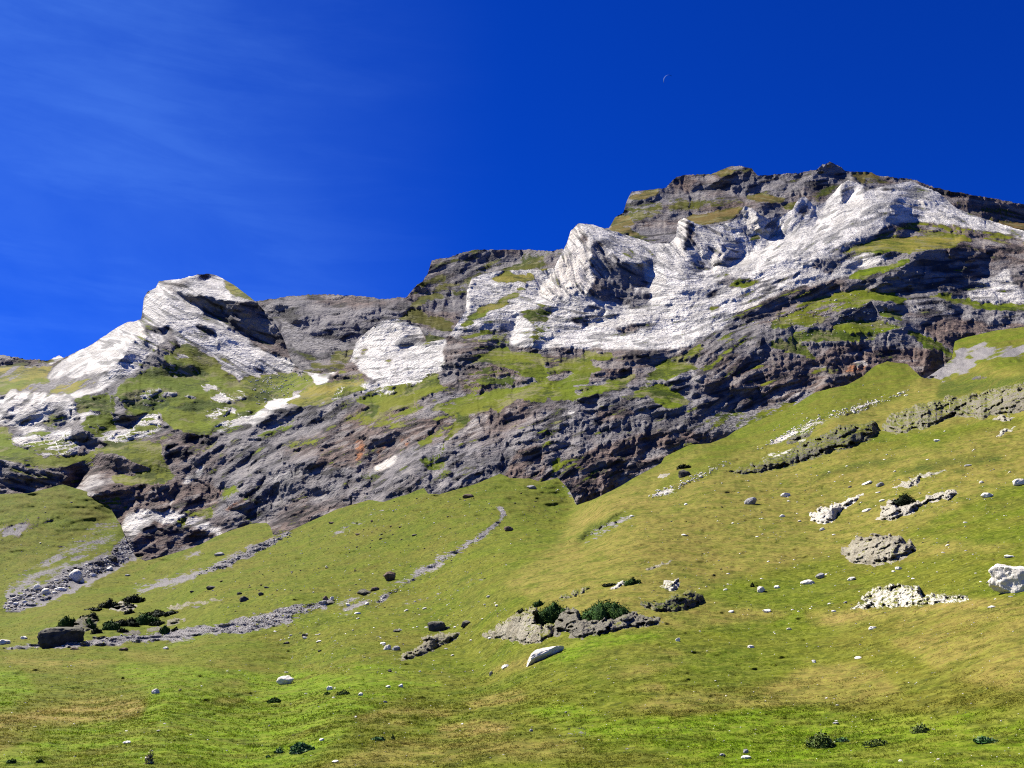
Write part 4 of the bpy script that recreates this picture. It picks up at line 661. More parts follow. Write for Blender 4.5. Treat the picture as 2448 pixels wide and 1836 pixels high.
BOULDERS = [
 (145, 1540, 100, 44, 'dark', 'large dark flat topped boulder in shade at the left end of the gravel bed', dict(sub=5, cuts=5, seed=12, dep=.6, rough=.16, box=.62)),
 (682, 1636, 42, 22, 'pale', 'rounded grey white boulder lying alone in the bright green meadow', dict(sub=4, seed=5)),
 (788, 1649, 16, 10, 'white', 'small white stone just right of the lone meadow boulder, beside dark weeds', {}),
 (862, 1663, 12, 8, 'white', 'small round white stone further right of the dark weeds in the meadow', {}),
 (371, 1658, 19, 12, 'pale', 'small white stone with dark right side alone in the left meadow', {}),
 (430, 1652, 9, 6, 'brown', 'tiny dark brown stone right of the small white stone in left meadow', {}),
 (1300, 1575, 104, 30, 'pale', 'long pale slab lying tilted in the grass below the outcrop with shrubs', dict(sub=5, tilt=24, cuts=12, seed=31, dep=.55, rough=.08)),
 (1044, 1508, 46, 25, 'dark', 'dark squarish boulder perched above the grey rock spur', dict(sub=4, cuts=5, seed=8, box=.65)),
 (1071, 1503, 11, 6, 'dark', 'little dark stone tucked against the right side of the squarish boulder', {}),
 (1114, 1496, 26, 14, 'dark', 'low dark boulder right of the squarish boulder on the slope', dict(tilt=10)),
 (948, 1511, 18, 8, 'dark', 'small flat dark stone left of the squarish boulder', {}),
 (926, 1553, 20, 13, 'pale', 'left one of two pale stones sitting together above the grey spur end', {}),
 (947, 1555, 21, 12, 'grey', 'right one of two stones sitting together, with dark shaded foot', {}),
 (729, 1524, 16, 10, 'dark', 'small wedge shaped dark stone on the slope under the gravel stream', {}),
 (684, 1539, 15, 6, 'dark', 'flat dark stone low left of the wedge shaped stone', {}),
 (764, 1558, 9, 5, 'dark', 'tiny dark stone in the pasture hollow', {}),
 (931, 1387, 31, 24, 'brown', 'reddish brown pointed boulder standing beside the upper stream', dict(sub=4, cuts=7)),
 (870, 1421, 36, 15, 'dark', 'wide dark boulder on the bank of the stream gravel', dict(sub=4)),
 (896, 1412, 22, 10, 'brown', 'brown stone between the wide dark boulder and the stream', {}),
 (771, 1444, 20, 9, 'grey', 'grey stone at the left of the small heap on the gravel stream', {}),
 (790, 1445, 20, 10, 'dark', 'dark stone at the right of the small heap on the gravel stream', {}),
 (778, 1434, 14, 11, 'brown', 'upright brown stone behind the small heap on the gravel stream', {}),
 (793, 1434, 10, 9, 'white', 'white stone behind the small heap on the gravel stream', {}),
 (877, 1446, 10, 7, 'white', 'small white stone in the grass below the wide dark boulder', {}),
 (832, 1449, 10, 8, 'white', 'small white stone in the grass between the stone heap and the stream', {}),
 (1216, 1269, 23, 13, 'brown', 'dark brown boulder alone on the slope right of the upper stream', dict(sub=4)),
 (506, 1409, 29, 10, 'dark', 'flat dark boulder high on the left slope below the scree gully', {}),
 (583, 1438, 24, 14, 'dark', 'round nearly black boulder on the left slope below the flat one', dict(sub=4)),
 (623, 1424, 14, 10, 'dark', 'jagged small dark stone right of the round black boulder', {}),
 (572, 1421, 12, 6, 'dark', 'little dark stone above the round black boulder', {}),
 (460, 1416, 12, 5, 'dark', 'little dark stone on the slope left of the flat dark boulder', {}),
 (527, 1328, 28, 10, 'grey', 'grey slab on the fan beside the upper scree gully', {}),
 (306, 1377, 14, 5, 'grey', 'small grey slab on the fan above the left shrubs', {}),
 (180, 1386, 33, 28, 'pale', 'big round boulder with pale cap in the left ravine', dict(sub=4, cuts=6)),
 (193, 1390, 17, 11, 'white', 'white stone at the foot of the big ravine boulder', {}),
 (90, 1409, 19, 16, 'white', 'white boulder in the lower ravine, left of its pale neighbour', {}),
 (108, 1420, 20, 16, 'pale', 'pale boulder in the lower ravine with a blunt top', {}),
 (145, 1412, 30, 9, 'white', 'long white stone in the ravine bed', {}),
 (262, 1362, 16, 10, 'white', 'white stone highest of the ravine stones near the bend', {}),
 (222, 1378, 18, 9, 'pale', 'pale stone in the ravine right of the big round boulder', {}),
 (266, 1340, 24, 14, 'dark', 'dark boulder at the top of the ravine stones', {}),
 (236, 1352, 22, 13, 'dark', 'dark boulder in the middle of the ravine above the pale ones', {}),
 (38, 1446, 15, 8, 'white', 'white stone at the lowest end of the ravine', {}),
 (59, 1441, 13, 7, 'pale', 'small pale stone second from the lowest end of the ravine', {}),
 (1820, 1415, 20, 15, 'pale', 'pyramid shaped grey white boulder on the right slope', dict(sub=4, cuts=5)),
 (1858, 1407, 14, 9, 'white', 'small white stone right of the pyramid shaped boulder', {}),
 (1961, 1381, 21, 13, 'grey', 'grey boulder right of the low twin stones, below the domed outcrop', {}),
 (1933, 1396, 38, 12, 'pale', 'low pale double humped stone left of the grey boulder on right slope', dict(sub=4, cuts=5)),
 (2036, 1387, 21, 9, 'pale', 'pale slanted stone right of the grey boulder, below the domed outcrop', dict(tilt=15)),
 (2149, 1362, 17, 8, 'white', 'white stone just below the domed outcrop', {}),
 (2136, 1368, 9, 5, 'white', 'tiny white stone left of the white one below the domed outcrop', {}),
 (2413, 1333, 27, 8, 'white', 'flat white stone above the big boulder at the right edge', {}),
 (2438, 1414, 124, 74, 'pale', 'big pale rugged boulder cut off by the right edge of the photo', dict(sub=5, cuts=7, seed=77, dep=.7)),
 (2105, 1163, 19, 13, 'grey', 'grey angular boulder high on the right slope near thin white slabs', {}),
 (2072, 1158, 24, 8, 'white', 'thin white slab left of the grey angular boulder', dict(tilt=18)),
 (2361, 1189, 31, 14, 'white', 'bright white boulder high on the right slope near the right edge', {}),
 (2440, 1160, 40, 18, 'pale', 'pale boulder at the right edge, highest of the large ones there', {}),
 (1879, 1188, 23, 12, 'white', 'white layered slab above the long pale outcrop on right slope', dict(tilt=15)),
 (2073, 1223, 24, 8, 'white', 'small white slab left of the outcrop with a shrub on top', dict(tilt=18)),
 (1870, 1236, 14, 7, 'white', 'small white stone below the layered slab', {}),
 (1966, 1268, 14, 8, 'white', 'white stone below the long pale outcrop', {}),
 (2240, 1056, 16, 8, 'white', 'white stone on the dark heath below the rocky rib', {}),
 (2347, 1155, 12, 7, 'white', 'small white stone above the bright white boulder', {}),
 (1783, 1801, 14, 11, 'grey', 'small dark grey pointed stone at the bottom right foreground', {}),
 (1785, 1814, 27, 8, 'white', 'flat white stone under the small pointed stone in bottom foreground', dict(dep=.5)),
 (1727, 1807, 14, 6, 'grey', 'small grey stone left of the flat white one in bottom foreground', {}),
 (1621, 1533, 12, 9, 'white', 'white stone on the slope right of the outcrop with shrubs', {}),
 (1795, 1549, 18, 8, 'pale', 'pale stone on the slope halfway between outcrop and right edge', {}),
 (2085, 1504, 19, 8, 'white', 'white slanted stone under the flat pale outcrop on the right', dict(tilt=12)),
 (2371, 1453, 21, 6, 'white', 'thin white stone on dry grass near the right edge', {}),
 (1834, 1464, 21, 9, 'white', 'white stone on the grassy brow below the right slope', {}),
 (1994, 1463, 13, 5, 'white', 'thin white stone at the left tip of the flat pale outcrop', {}),
 (1946, 1584, 10, 7, 'white', 'small white stone in the middle of the right foreground', {}),
 (1999, 1731, 15, 5, 'grey', 'flat grey stone above the leafy clump in right foreground', {}),
 (294, 1555, 23, 8, 'brown', 'flat tan stone on the meadow edge below the left shrubs', {}),
 (177, 1553, 20, 6, 'brown', 'flat brown stone below the large dark flat topped boulder', {}),
 (396, 1552, 13, 7, 'white', 'small white stone on the meadow edge right of the flat tan one', {}),
 (10, 1541, 26, 14, 'pale', 'pale boulder at the left edge beside the gravel bed', dict(sub=4)),
 (57, 1528, 17, 8, 'white', 'white stone left of the large dark flat topped boulder', {}),
 (304, 1777, 19, 6, 'white', 'flat white stone in the bottom left foreground grass', {}),
 (801, 1823, 17, 6, 'white', 'flat white stone at the bottom edge left of centre', {}),
 (769, 1771, 12, 6, 'white', 'small white stone right above the leafy foreground clump', {}),
 (958, 1643, 12, 9, 'white', 'right one of two small white stones in the meadow hollow', {}),
 (928, 1644, 12, 6, 'white', 'left one of two small white stones in the meadow hollow', {}),
 (921, 1680, 10, 5, 'grey', 'tiny grey stone on the dry rise in mid foreground', {}),
 (1208, 1597, 19, 9, 'white', 'white stone down the slope left of the long pale slab', dict(tilt=20)),
 (1174, 1615, 9, 11, 'grey', 'small upright grey stone left of the slab, lowest on the slope', {}),
 (932, 1606, 10, 7, 'dark', 'little black stone in the meadow below the grey spur', {}),
 (1270, 1749, 9, 7, 'grey', 'tiny grey stone in the central foreground dry grass', {}),
 (1119, 1190, 27, 12, 'brown', 'brown boulder on the fan just under the cliff foot', {}),
 (1270, 1168, 25, 10, 'grey', 'grey boulder on the fan under the cliff, near its right end', {}),
 (793, 1252, 16, 6, 'brown', 'small reddish stone on the fan under the dark cliff', {}),
 (1795, 1205, 33, 18, 'grey', 'long lumpy grey boulder on the middle of the right slope', dict(tilt=20, cuts=4)),
 (1637, 1139, 30, 20, 'dark', 'dark block under a heather tuft beside the pale gravel track', dict(sub=4)),
 (1512, 1236, 15, 6, 'white', 'white stone in the dark furrow left on the right slope', {}),
 (1640, 1207, 8, 5, 'white', 'small white stone below the pale gravel track', {}),
]
for x, y, w, h, k, l, kw in BOULDERS: boulder(x, y, w, h, k, l, **kw)

# ------------------------------------------------------------------ outcrops: bedrock standing out of the turf
M_OUT = terrain_mat('outcrop_rock', .35, 2.0, crag=True)
M_BLADE = terrain_mat('grass_blades', .45, .1, True, True)
def outcrop(tile, s_, hpx, label, w=.8, o=.35, b=0, g=.12, lean=.4, edge=9, amp=1.0, step=1.7, cat='rock outcrop', steep=.75, body=.72):
    P = [tuple(q) for q in (px(tile, s_) if tile != 77 else [(1150+a*.2486, 1380+c*.2486) for a, c in px(0, s_)])]
    P = np.array(P); lo, hi = P.min(0)-6, P.max(0)+6
    xs = np.arange(lo[0], hi[0], step); ys = np.arange(lo[1], hi[1], step); X, Y = np.meshgrid(xs, ys)
    wf_ = min(1.6, (hi-lo).min()/40+.4); wx = 11*wf_*fbm(X/24, Y/18, seed=3, octs=4, gain=.6); wy = 8*wf_*fbm(X/20, Y/14, seed=9, octs=4, gain=.6)
    XX, YY = X+wx, Y+wy
    d = np.full(X.shape, 1e9); ins = np.zeros(X.shape, bool)
    for i in range(len(P)):
        a, c = P[i], P[(i+1) % len(P)]; e = c-a; L2 = (e**2).sum()+1e-9
        q = np.clip(((XX-a[0])*e[0]+(YY-a[1])*e[1])/L2, 0, 1); d = np.minimum(d, np.hypot(XX-a[0]-q*e[0], YY-a[1]-q*e[1]))
        ins ^= ((a[1] <= YY) != (c[1] <= YY)) & (XX < a[0]+(YY-a[1])*e[0]/(e[1] if abs(e[1]) > 1e-6 else 1e-6))
    sd = np.where(ins, d, -d)-np.clip(14*(noise(X/17, Y/8, seed=51)-.10), 0, 8)*np.clip(d/6, .3, 1)
    ug = bil(LN['u'], X, Y, LN['g'])
    r = np.clip(sd/5+.4, 0, 1)*amp
    wa = .35*fbm(X/14, Y/12, seed=2, octs=3)
    a_, b_ = X*.906-Y*.423, X*.423+Y*.906
    A1, q1 = facets(a_/36+wa, b_/13+wa, 7, .9, .55); A2, q2 = facets(a_/17+wa, b_/7, 17, .9, .5); A3, q3 = facets(a_/8, b_/3.8, 27, .9, .5)
    rel = .62*14*A1+.38*7*A2+.24*3.8*A3+.25*noise(X/3.6, Y/3.4, seed=34)-2.5*np.abs(noise(X/26, Y/30, seed=4))
    tn = .4*q1+.35*q2+.25*q3
    # a face standing steeply on its lower edge, let into the slope behind
    yb = np.array([ys[np.nonzero(sd[:, i] > -1)[0].max()] if (sd[:, i] > -1).any() else np.nan for i in range(len(xs))])
    okc = ~np.isnan(yb); yb = np.interp(xs, xs[okc], yb[okc]); yb = np.convolve(np.pad(yb, 6, mode='edge'), np.ones(13)/13, 'valid')
    ub = bil(LN['u'], xs, yb, LN['g'])[None]; face = ub+np.maximum(yb[None]-Y, 0)*steep/F
    al = np.clip(sd/edge+.15, 0, 1); al = al*al*(3-2*al)*body
    V0 = np.minimum(ug, ug*(1-al)+face*al)-.0035*al*hpx/10
    U_ = V0+r*rel/F*(.25+.75*np.clip(sd/edge+.3, 0, 1))*1.0
    U_ = np.where(sd < 0, ug+.0006+.0012*np.clip(-sd/4, 0, 1)+(U_-ug)*np.clip(1+sd/2.5, 0, 1), U_)
    V = CAM+np.exp(U_)[..., None]*rays(X, Y); G = V
    keep = (sd > -4.5); idx = np.arange(X.size).reshape(X.shape)
    fk = keep[:-1, :-1] & keep[1:, :-1] & keep[1:, 1:] & keep[:-1, 1:]
    q = np.stack([idx[:-1, :-1], idx[1:, :-1], idx[1:, 1:], idx[:-1, 1:]], -1)[fk]
    used = np.unique(q); mp = np.zeros(X.size, int); mp[used] = np.arange(len(used))
    one = np.ones(len(used)); org = G.reshape(-1, 3)[used].mean(0)
    me = mesh_np('rock_outcrop', V.reshape(-1, 3)[used]-org, mp[q], M_OUT, True, dict(g=one*(g*.8+.13), w=one*w, b=one*b, y=one*.3, s=one*0, k=one*.3, o=one*o, r=tn.reshape(-1)[used], l=one*.5))
    ob = link('rock_outcrop', me); ob.location = org; tag(ob, label, cat); return ob
outcrop(77, '690,420 760,330 900,290 960,370 1060,400 1320,380 1340,330 1480,320 1560,370 1700,390 1760,430 1700,460 1540,480 1300,520 1120,560 1020,580 900,610 830,590 850,520 700,560 690,480', 13, 'rugged grey outcrop carrying two dark green shrubs', w=.5, o=.5, edge=12, amp=1.4)
outcrop(77, '0,560 150,460 300,370 480,285 545,285 530,400 600,440 720,440 700,560 560,640 450,650 300,610 140,600 30,580', 8, 'tan sloping outcrop at the left foot of the shrub covered one', w=.7, o=.5, g=.3, amp=1.2)
outcrop(77, '1520,230 1650,240 1830,180 2000,130 2110,150 2140,220 2060,300 1850,340 1700,330 1560,300', 7, 'low broken outcrop with dark clefts, right of the shrub covered one', w=.42, o=.4, g=.45, amp=1.3)
outcrop(77, '720,200 830,165 900,120 1080,80 1060,110 900,200 780,220', 5, 'thin stony ledge in the grass above the shrub covered outcrop', w=.6, g=.4)
outcrop(10, '1060,840 1240,770 1330,650 1480,640 1640,640 1450,730 1280,810 1180,850', 8, 'grey spur of layered rock below the squarish dark boulder', w=.6, o=.4, g=.2)
outcrop(8, '580,1560 600,1500 800,1430 1000,1355 950,1420 830,1500 770,1580 640,1585', 8, 'long pale outcrop slanting up the right slope', w=1.0, o=.3, g=.1)
outcrop(8, '1095,1560 1130,1460 1220,1400 1260,1440 1440,1420 1480,1380 1600,1345 1690,1320 1705,1360 1640,1400 1480,1430 1360,1500 1240,1560 1180,1575', 11, 'pale hooked outcrop with one dark shrub on top', w=.85, o=.45, g=.08, amp=1.2)
outcrop(0, '2010,1318 2040,1290 2090,1278 2150,1283 2185,1300 2192,1320 2150,1342 2080,1352 2035,1350 2020,1330', 14, 'domed fissured tan outcrop on the right slope', w=.72, o=.6, g=.12, edge=14, amp=1.4)
outcrop(12, '890,460 1010,400 1000,350 1120,290 1270,270 1420,290 1440,350 1620,350 1780,360 1780,400 1640,410 1480,430 1200,450', 5, 'broad flat pale outcrop above the dry brow on the right', w=1.0, o=.3, g=.32)
outcrop(8, '0,1190 200,1120 400,1060 500,990 600,950 700,920 800,850 920,840 1080,815 1130,870 1060,950 900,1010 750,1050 600,1110 300,1190 50,1235', 12, 'long grey rocky rib, left one of the two on the right slope', w=.42, o=.5, g=.36, amp=1.4, edge=13, body=.66)
outcrop(8, '1140,880 1180,780 1400,690 1700,620 1900,600 2000,560 2100,540 2400,510 2700,520 2700,700 2212,740 2000,780 1900,790 1680,780 1500,870 1250,910', 12, 'massive tan and grey rocky rib reaching the right edge', w=.55, o=.6, g=.35, amp=1.5, edge=14, body=.66)
outcrop(8, '410,980 440,950 560,900 650,880 560,940 440,1000', 7, 'small dark slab outcrop between the pale track and the left rib', w=.3, o=.5, g=.2)
outcrop(8, '1215,1325 1300,1270 1400,1230 1480,1195 1620,1180 1640,1190 1430,1245 1400,1290 1330,1310', 6, 'narrow pale outcrop above the hooked one on the right slope', w=.85, o=.45, g=.2)
outcrop(8, '1985,915 2050,880 2160,850 2110,890 2010,925', 4, 'small thin pale ledge under the massive rib near the right edge', w=.9, o=.4, g=.2)
outcrop(8, '1970,800 2050,755 2140,790 2060,815', 6, 'small pale lump at the foot of the massive rib', w=.8, o=.5, g=.15)
outcrop(11, '1190,285 1240,250 1340,225 1315,330 1220,310', 5, 'small whitish outcrop on the slope above the shrub covered one', w=.95, o=.35, g=.2)
outcrop(11, '805,312 860,262 955,238 905,290 830,318', 5, 'narrow whitish slab beside the small upper shrub', w=1.0, o=.3, g=.05)
outcrop(11, '1060,160 1120,140 1290,85 1285,108 1160,155 1080,178', 4, 'thin dark pale edged ledge high on the middle slope', w=.7, o=.3, g=.2)
outcrop(9, '540,600 560,540 620,520 730,520 735,590 650,630 590,620', 7, 'lichen grey outcrop among the left shrubs', w=.45, o=.2, g=.2)
outcrop(9, '820,465 860,420 930,400 1030,440 1010,465 900,475', 5, 'pale outcrop under the upper left shrubs', w=.8, o=.2, g=.15)
outcrop(9, '1270,452 1310,425 1480,405 1560,385 1680,380 1670,398 1500,425 1400,445 1310,468', 3, 'long low pale slab on the left slope', w=.7, o=.6, g=.25, amp=.6)
outcrop(9, '930,655 950,628 1060,625 1064,655', 5, 'grey block outcrop beside the gravel bed under the left shrubs', w=.45, o=.3, g=0, amp=.6)
outcrop(9, '1240,590 1260,550 1330,520 1400,525 1400,560 1310,580', 4, 'tan rocky patch right of the left shrubs', w=.6, o=.8, g=.2)
outcrop(9, '1100,625 1120,600 1220,595 1220,630', 4, 'small grey slab between the left shrubs and the gravel bed', w=.5, o=.3, g=.1, amp=.6)
outcrop(7, '1165,1245 1220,1205 1260,1205 1240,1245', 4, 'small pale outcrop beside the upper gravel track', w=.8, o=.4, g=.1)

# ------------------------------------------------------------------ shrubs and weeds
def leaf_mat(name, a, b, c):
    m, nt, bs = mat_new(name); N = NT(nt); P_ = N.n('ShaderNodeNewGeometry').outputs['Position']
    oi = N.n('ShaderNodeAttribute', attribute_name='leaf').outputs['Fac']
    col = N.mix(N.mapr(N.noise(P_, 1.2, 4, .6), .35, .65), a, b); col = N.mix(N.mapr(oi, .6, 1), col, c); nt.links.new(col, bs.inputs['Base Color'])
    bs.inputs['Roughness'].default_value = .7; return m
LM_ = {'green': leaf_mat('shrub_leaves', (.014, .040, .008), (.036, .080, .014), (.080, .125, .022)), 'dark': leaf_mat('dark_shrub_leaves', (.005, .010, .004), (.014, .022, .008), (.035, .035, .014)),
       'nettle': leaf_mat('weed_leaves', (.035, .095, .022), (.075, .150, .050), (.16, .21, .11)), 'dry': leaf_mat('dry_weed', (.16, .13, .05), (.26, .22, .10), (.36, .32, .20)), 'olive': leaf_mat('olive_weed', (.050, .080, .016), (.095, .130, .030), (.17, .18, .07))}
def shrub(x, y, w, h, kind, label, n=None, seed=None, leaf=2.6, cat='shrub', name='shrub', lobes=None, core=True):
    """y = foot of the shrub; a dome of many small leaves round darker lobes"""
    p, t = at(x, y); k = t/F; rs = np.random.default_rng(seed or int(x+y*3))
    W_, H_, D_ = w*k/2, h*k, w*k*.36
    nl = lobes or max(3, int(w/13)); V, Fc, A = [], [], []; nv = 0
    for i in range(nl):
        a = (i+.5)/nl*2-1; cx = a*W_*(.68 if core else .34)+rs.normal()*W_*.06; cy = rs.uniform(-.5, .6)*D_; rr = (1-.45*abs(a))
        rx, ry, rz = W_*rs.uniform(1.1, 1.6)/nl**.75+W_*.06, D_*rs.uniform(.6, .8), H_*rr*rs.uniform(.8, 1.05)
        v, f = ICO[3]; u = v*(1+.22*noise(v[:, 0]*2+i, v[:, 1]*2, v[:, 2]*2, 5+i))[:, None]
        if not core: u = u*[1, 1, .12]
        V.append(u*[rx*.86, ry*.86, rz*.86]+[cx, cy, 0]); Fc.append(np.concatenate([f, f[:, 2:]], 1)+nv); A.append(np.zeros(len(u))); nv += len(u)
        m = int((n or w*h*.9)/nl); d = rs.normal(size=(m, 3)); d /= np.linalg.norm(d, axis=1)[:, None]; d[:, 2] = np.abs(d[:, 2])*1.0-.08
        q = d*[rx, ry, rz]*rs.uniform(.82, 1.12, (m, 1))*(1+.22*noise(d[:, 0]*2+i, d[:, 1]*2, d[:, 2]*2, 5+i))[:, None]+[cx, cy, 0]
        e1 = rs.normal(size=(m, 3)); e1 /= np.linalg.norm(e1, axis=1)[:, None]; e2 = np.cross(e1, d+rs.normal(size=(m, 3))*.7); e2 /= np.linalg.norm(e2, axis=1)[:, None]+1e-9
        s = (leaf*k*rs.uniform(.5, 1.2, m))[:, None]
        V.append(np.stack([q-e1*s, q-e2*s*.5, q+e1*s, q+e2*s*.5], 1).reshape(-1, 3)); Fc.append(np.arange(m*4).reshape(-1, 4)+nv); A.append(np.repeat(rs.random(m), 4)); nv += m*4
    Fc = np.concatenate(Fc); Fc[:, 3] = np.where(Fc[:, 3] == Fc[:, 2], Fc[:, 2], Fc[:, 3])
    tri = Fc[:, 2] == Fc[:, 3]; T = np.concatenate([Fc[tri][:, :3], Fc[~tri][:, [0, 1, 2]], Fc[~tri][:, [0, 2, 3]]])
    me = mesh_np(name, np.concatenate(V), T, LM_[kind]); a = me.attributes.new('leaf', 'FLOAT', 'POINT'); a.data.foreach_set('value', np.concatenate(A).astype(np.float32))
    o = link(name, me); aw = np.array([p[0], p[1], 0]); aw /= np.linalg.norm(aw); q = p+aw*D_*.3; o.location = (q[0], q[1], p[2]-.02*H_); tag(o, label, cat); return o
SH = [(1456, 1482, 142, 54, 'green', 'widest dark green shrub spreading over the rugged grey outcrop'), (1322, 1487, 92, 50, 'green', 'second dark green shrub, left of the widest one on the outcrop'), (1291, 1448, 30, 14, 'green', 'small dark shrub poking out behind the left one on the outcrop'), (1248, 1463, 22, 8, 'dark', 'low dark shrub at the upper edge of the tan sloping outcrop'),
 (1516, 1397, 38, 18, 'green', 'small shrub alone above the big outcrop, beside a whitish slab'), (1462, 1401, 42, 9, 'dark', 'flat creeping shrub left of the narrow whitish slab'), (2162, 1208, 68, 28, 'dark', 'dark shrub crowning the pale hooked outcrop'), (1636, 1120, 30, 14, 'dark', 'heather tuft on the dark block beside the pale gravel track'),
 (322, 1441, 46, 22, 'dark', 'dark shrub set apart, uppermost on the left slope'), (257, 1455, 46, 24, 'dark', 'dark shrub left above the pale outcrop on the left slope'), (298, 1454, 50, 18, 'dark', 'blackish brown shrub over the pale outcrop on the left slope'), (222, 1460, 44, 10, 'dark', 'low brownish shrub at the left end of the upper shrub row'),
 (158, 1500, 42, 32, 'green', 'dark green shrub directly behind the large flat topped boulder'), (215, 1484, 40, 20, 'dark', 'dark shrub over the lichen grey outcrop'), (208, 1504, 34, 28, 'green', 'shrub at the right side of the lichen grey outcrop'), (309, 1468, 22, 14, 'dark', 'small round shrub below the pale outcrop on the left slope'),
 (264, 1507, 46, 30, 'green', 'shrub at the left end of the long lower thicket'), (300, 1497, 60, 22, 'dark', 'shrub second from left in the long lower thicket'), (342, 1492, 66, 26, 'green', 'broad shrub in the middle of the long lower thicket'), (374, 1474, 56, 20, 'dark', 'shrub at the upper right of the long lower thicket'),
 (412, 1469, 46, 10, 'dark', 'flat shrub trailing right from the long lower thicket'), (378, 1495, 40, 14, 'dark', 'low shrub right of the middle of the long lower thicket'), (394, 1512, 24, 18, 'green', 'small round shrub next to the gravel bed'), (419, 1508, 15, 9, 'dark', 'tiny dark shrub right of the small round one by the gravel bed'), (230, 1515, 26, 17, 'dark', 'small dark shrub between the flat topped boulder and the thicket'), (292, 1513, 24, 14, 'dark', 'small dark shrub under the thicket by the grey block')]
for s_ in SH: shrub(*s_)
WD = [(717, 1800, 84, 26, 'nettle', 'bluish green leafy clump in the bottom left foreground', dict(leaf=5, n=1500)), (668, 1801, 26, 14, 'nettle', 'small leafy clump touching the left side of the bluish green clump', dict(leaf=4, n=200)), (640, 1812, 14, 8, 'nettle', 'tiny leafy tuft left of the bluish green clump', dict(leaf=3, n=60)),
 (904, 1771, 40, 10, 'nettle', 'low row of green weeds right of the bluish green clump', dict(leaf=4, n=260)), (939, 1769, 12, 13, 'olive', 'small upright weed at the right end of the low weed row', dict(leaf=3, n=80)), (654, 1680, 36, 14, 'green', 'dark weed patch in the bright meadow under the lone boulder', dict(leaf=3.5, n=300)),
 (821, 1661, 36, 12, 'olive', 'greyish dark weed patch between two small white stones', dict(leaf=3, n=320)), (783, 1661, 22, 7, 'green', 'thin dark weed patch left of the greyish one', dict(leaf=3, n=120)), (1966, 1786, 84, 40, 'olive', 'bushy leafy weed clump, largest in the right foreground', dict(leaf=4.5, n=1300)), (2016, 1774, 40, 12, 'nettle', 'green weed fringe trailing right of the largest weed clump', dict(leaf=4, n=260)),
 (2200, 1752, 60, 24, 'olive', 'olive weed clump up the slope in the right foreground', dict(leaf=3.6, n=420)), (2098, 1783, 44, 15, 'olive', 'thin scattered weeds between the two right foreground clumps', dict(leaf=3.5, n=320, lobes=1)), (2355, 1774, 72, 14, 'nettle', 'low dark green weed strip near the bottom right corner', dict(leaf=4, n=420)),
 (28, 1825, 28, 12, 'green', 'dark weed tuft in the bottom left corner', dict(leaf=4, n=160)), (96, 1824, 18, 9, 'green', 'small brown green tuft right of the corner tuft', dict(leaf=4, n=80)), (355, 1826, 24, 34, 'dry', 'pale dried upright weed at the bottom edge', dict(leaf=3.2, n=260, lobes=3)), (1798, 1402, 14, 9, 'dark', 'tiny dark tuft left of the pyramid shaped boulder', dict(n=60))]
for *a, kw in WD: shrub(*a, cat='weed clump', name='weed_clump', core=False, **kw)

# ------------------------------------------------------------------ loose stones: one object each
MAST = [mesh_np('stone', rock_verts(2, 300+i, 7, .18)[0]*[1, .8, .55], ICO[2][1], ST[('white', 'white', 'pale', 'white', 'grey', 'pale')[i % 6]]) for i in range(12)]
DM = [mesh_np('stone', rock_verts(2, 400+i, 7, .18)[0]*[1, .8, .5], ICO[2][1], ST['dark' if i % 2 else 'brown']) for i in range(4)]
def sample(n, polys, rs, wmin=2, wmax=5):
    out = []
    areas = []
    for tile, s_, k in polys:
        P = px(tile, s_); x_ = [q[0] for q in P]; y_ = [q[1] for q in P]; areas.append((P, min(x_), max(x_), min(y_), max(y_), k))
    tot = sum((a[2]-a[1])*(a[4]-a[3])*a[5] for a in areas)
    for P, x0, x1, y0, y1, k in areas:
        m = int(n*(x1-x0)*(y1-y0)*k/tot)+1; X = rs.uniform(x0, x1, m*3); Y = rs.uniform(y0, y1, m*3); ins = np.zeros(m*3, bool)
        for i in range(len(P)):
            a, c = P[i], P[(i+1) % len(P)]
            if a[1] != c[1]: ins ^= ((a[1] <= Y) != (c[1] <= Y)) & (X < a[0]+(Y-a[1])*(c[0]-a[0])/(c[1]-a[1]))
        out.append(np.stack([X[ins][:m], Y[ins][:m]], -1))
    return np.concatenate(out)
rs = np.random.default_rng(3)
GRP = [('stones scattered on the right slope', 'small pale loose stone lying in the grass of the right slope', [(0, '1560,1260 1800,1150 2100,1100 2440,1080 2440,1430 1900,1470 1600,1480', 1)], 90, MAST, 'small_stone'),
       ('stones scattered in the hollow', 'small pale loose stone lying in the grassy hollow below the stream', [(0, '620,1480 900,1440 1180,1400 1230,1540 1150,1600 900,1620 660,1560', 1)], 60, MAST, 'small_stone'),
       ('stones scattered in the foreground meadow', 'tiny pale loose stone lying in the foreground meadow', [(0, '20,1570 500,1580 1200,1640 1700,1500 2420,1470 2430,1820 20,1820', 1)], 60, MAST, 'small_stone'),
       ('dark stones on the left slope', 'small dark loose stone lying on the slope above the gravel stream', [(0, '420,1440 620,1330 900,1230 1080,1230 900,1350 640,1440', 1)], 45, DM, 'small_dark_stone')]
for grp, lab, polys, n_, masters, nm in GRP:
    for i, (x, y) in enumerate(sample(n_, polys, rs)):
        p, t = at(x, y); o = link(nm, masters[i % len(masters)]); w = min(9, 2.3+rs.exponential(1.6))*t/F
        o.location = p+[0, 0, w*.03]; o.scale = (w, w, w*.8); o.rotation_euler = (rs.normal()*.15, rs.normal()*.2, rs.uniform(0, 6)); tag(o, lab, 'stone', grp)

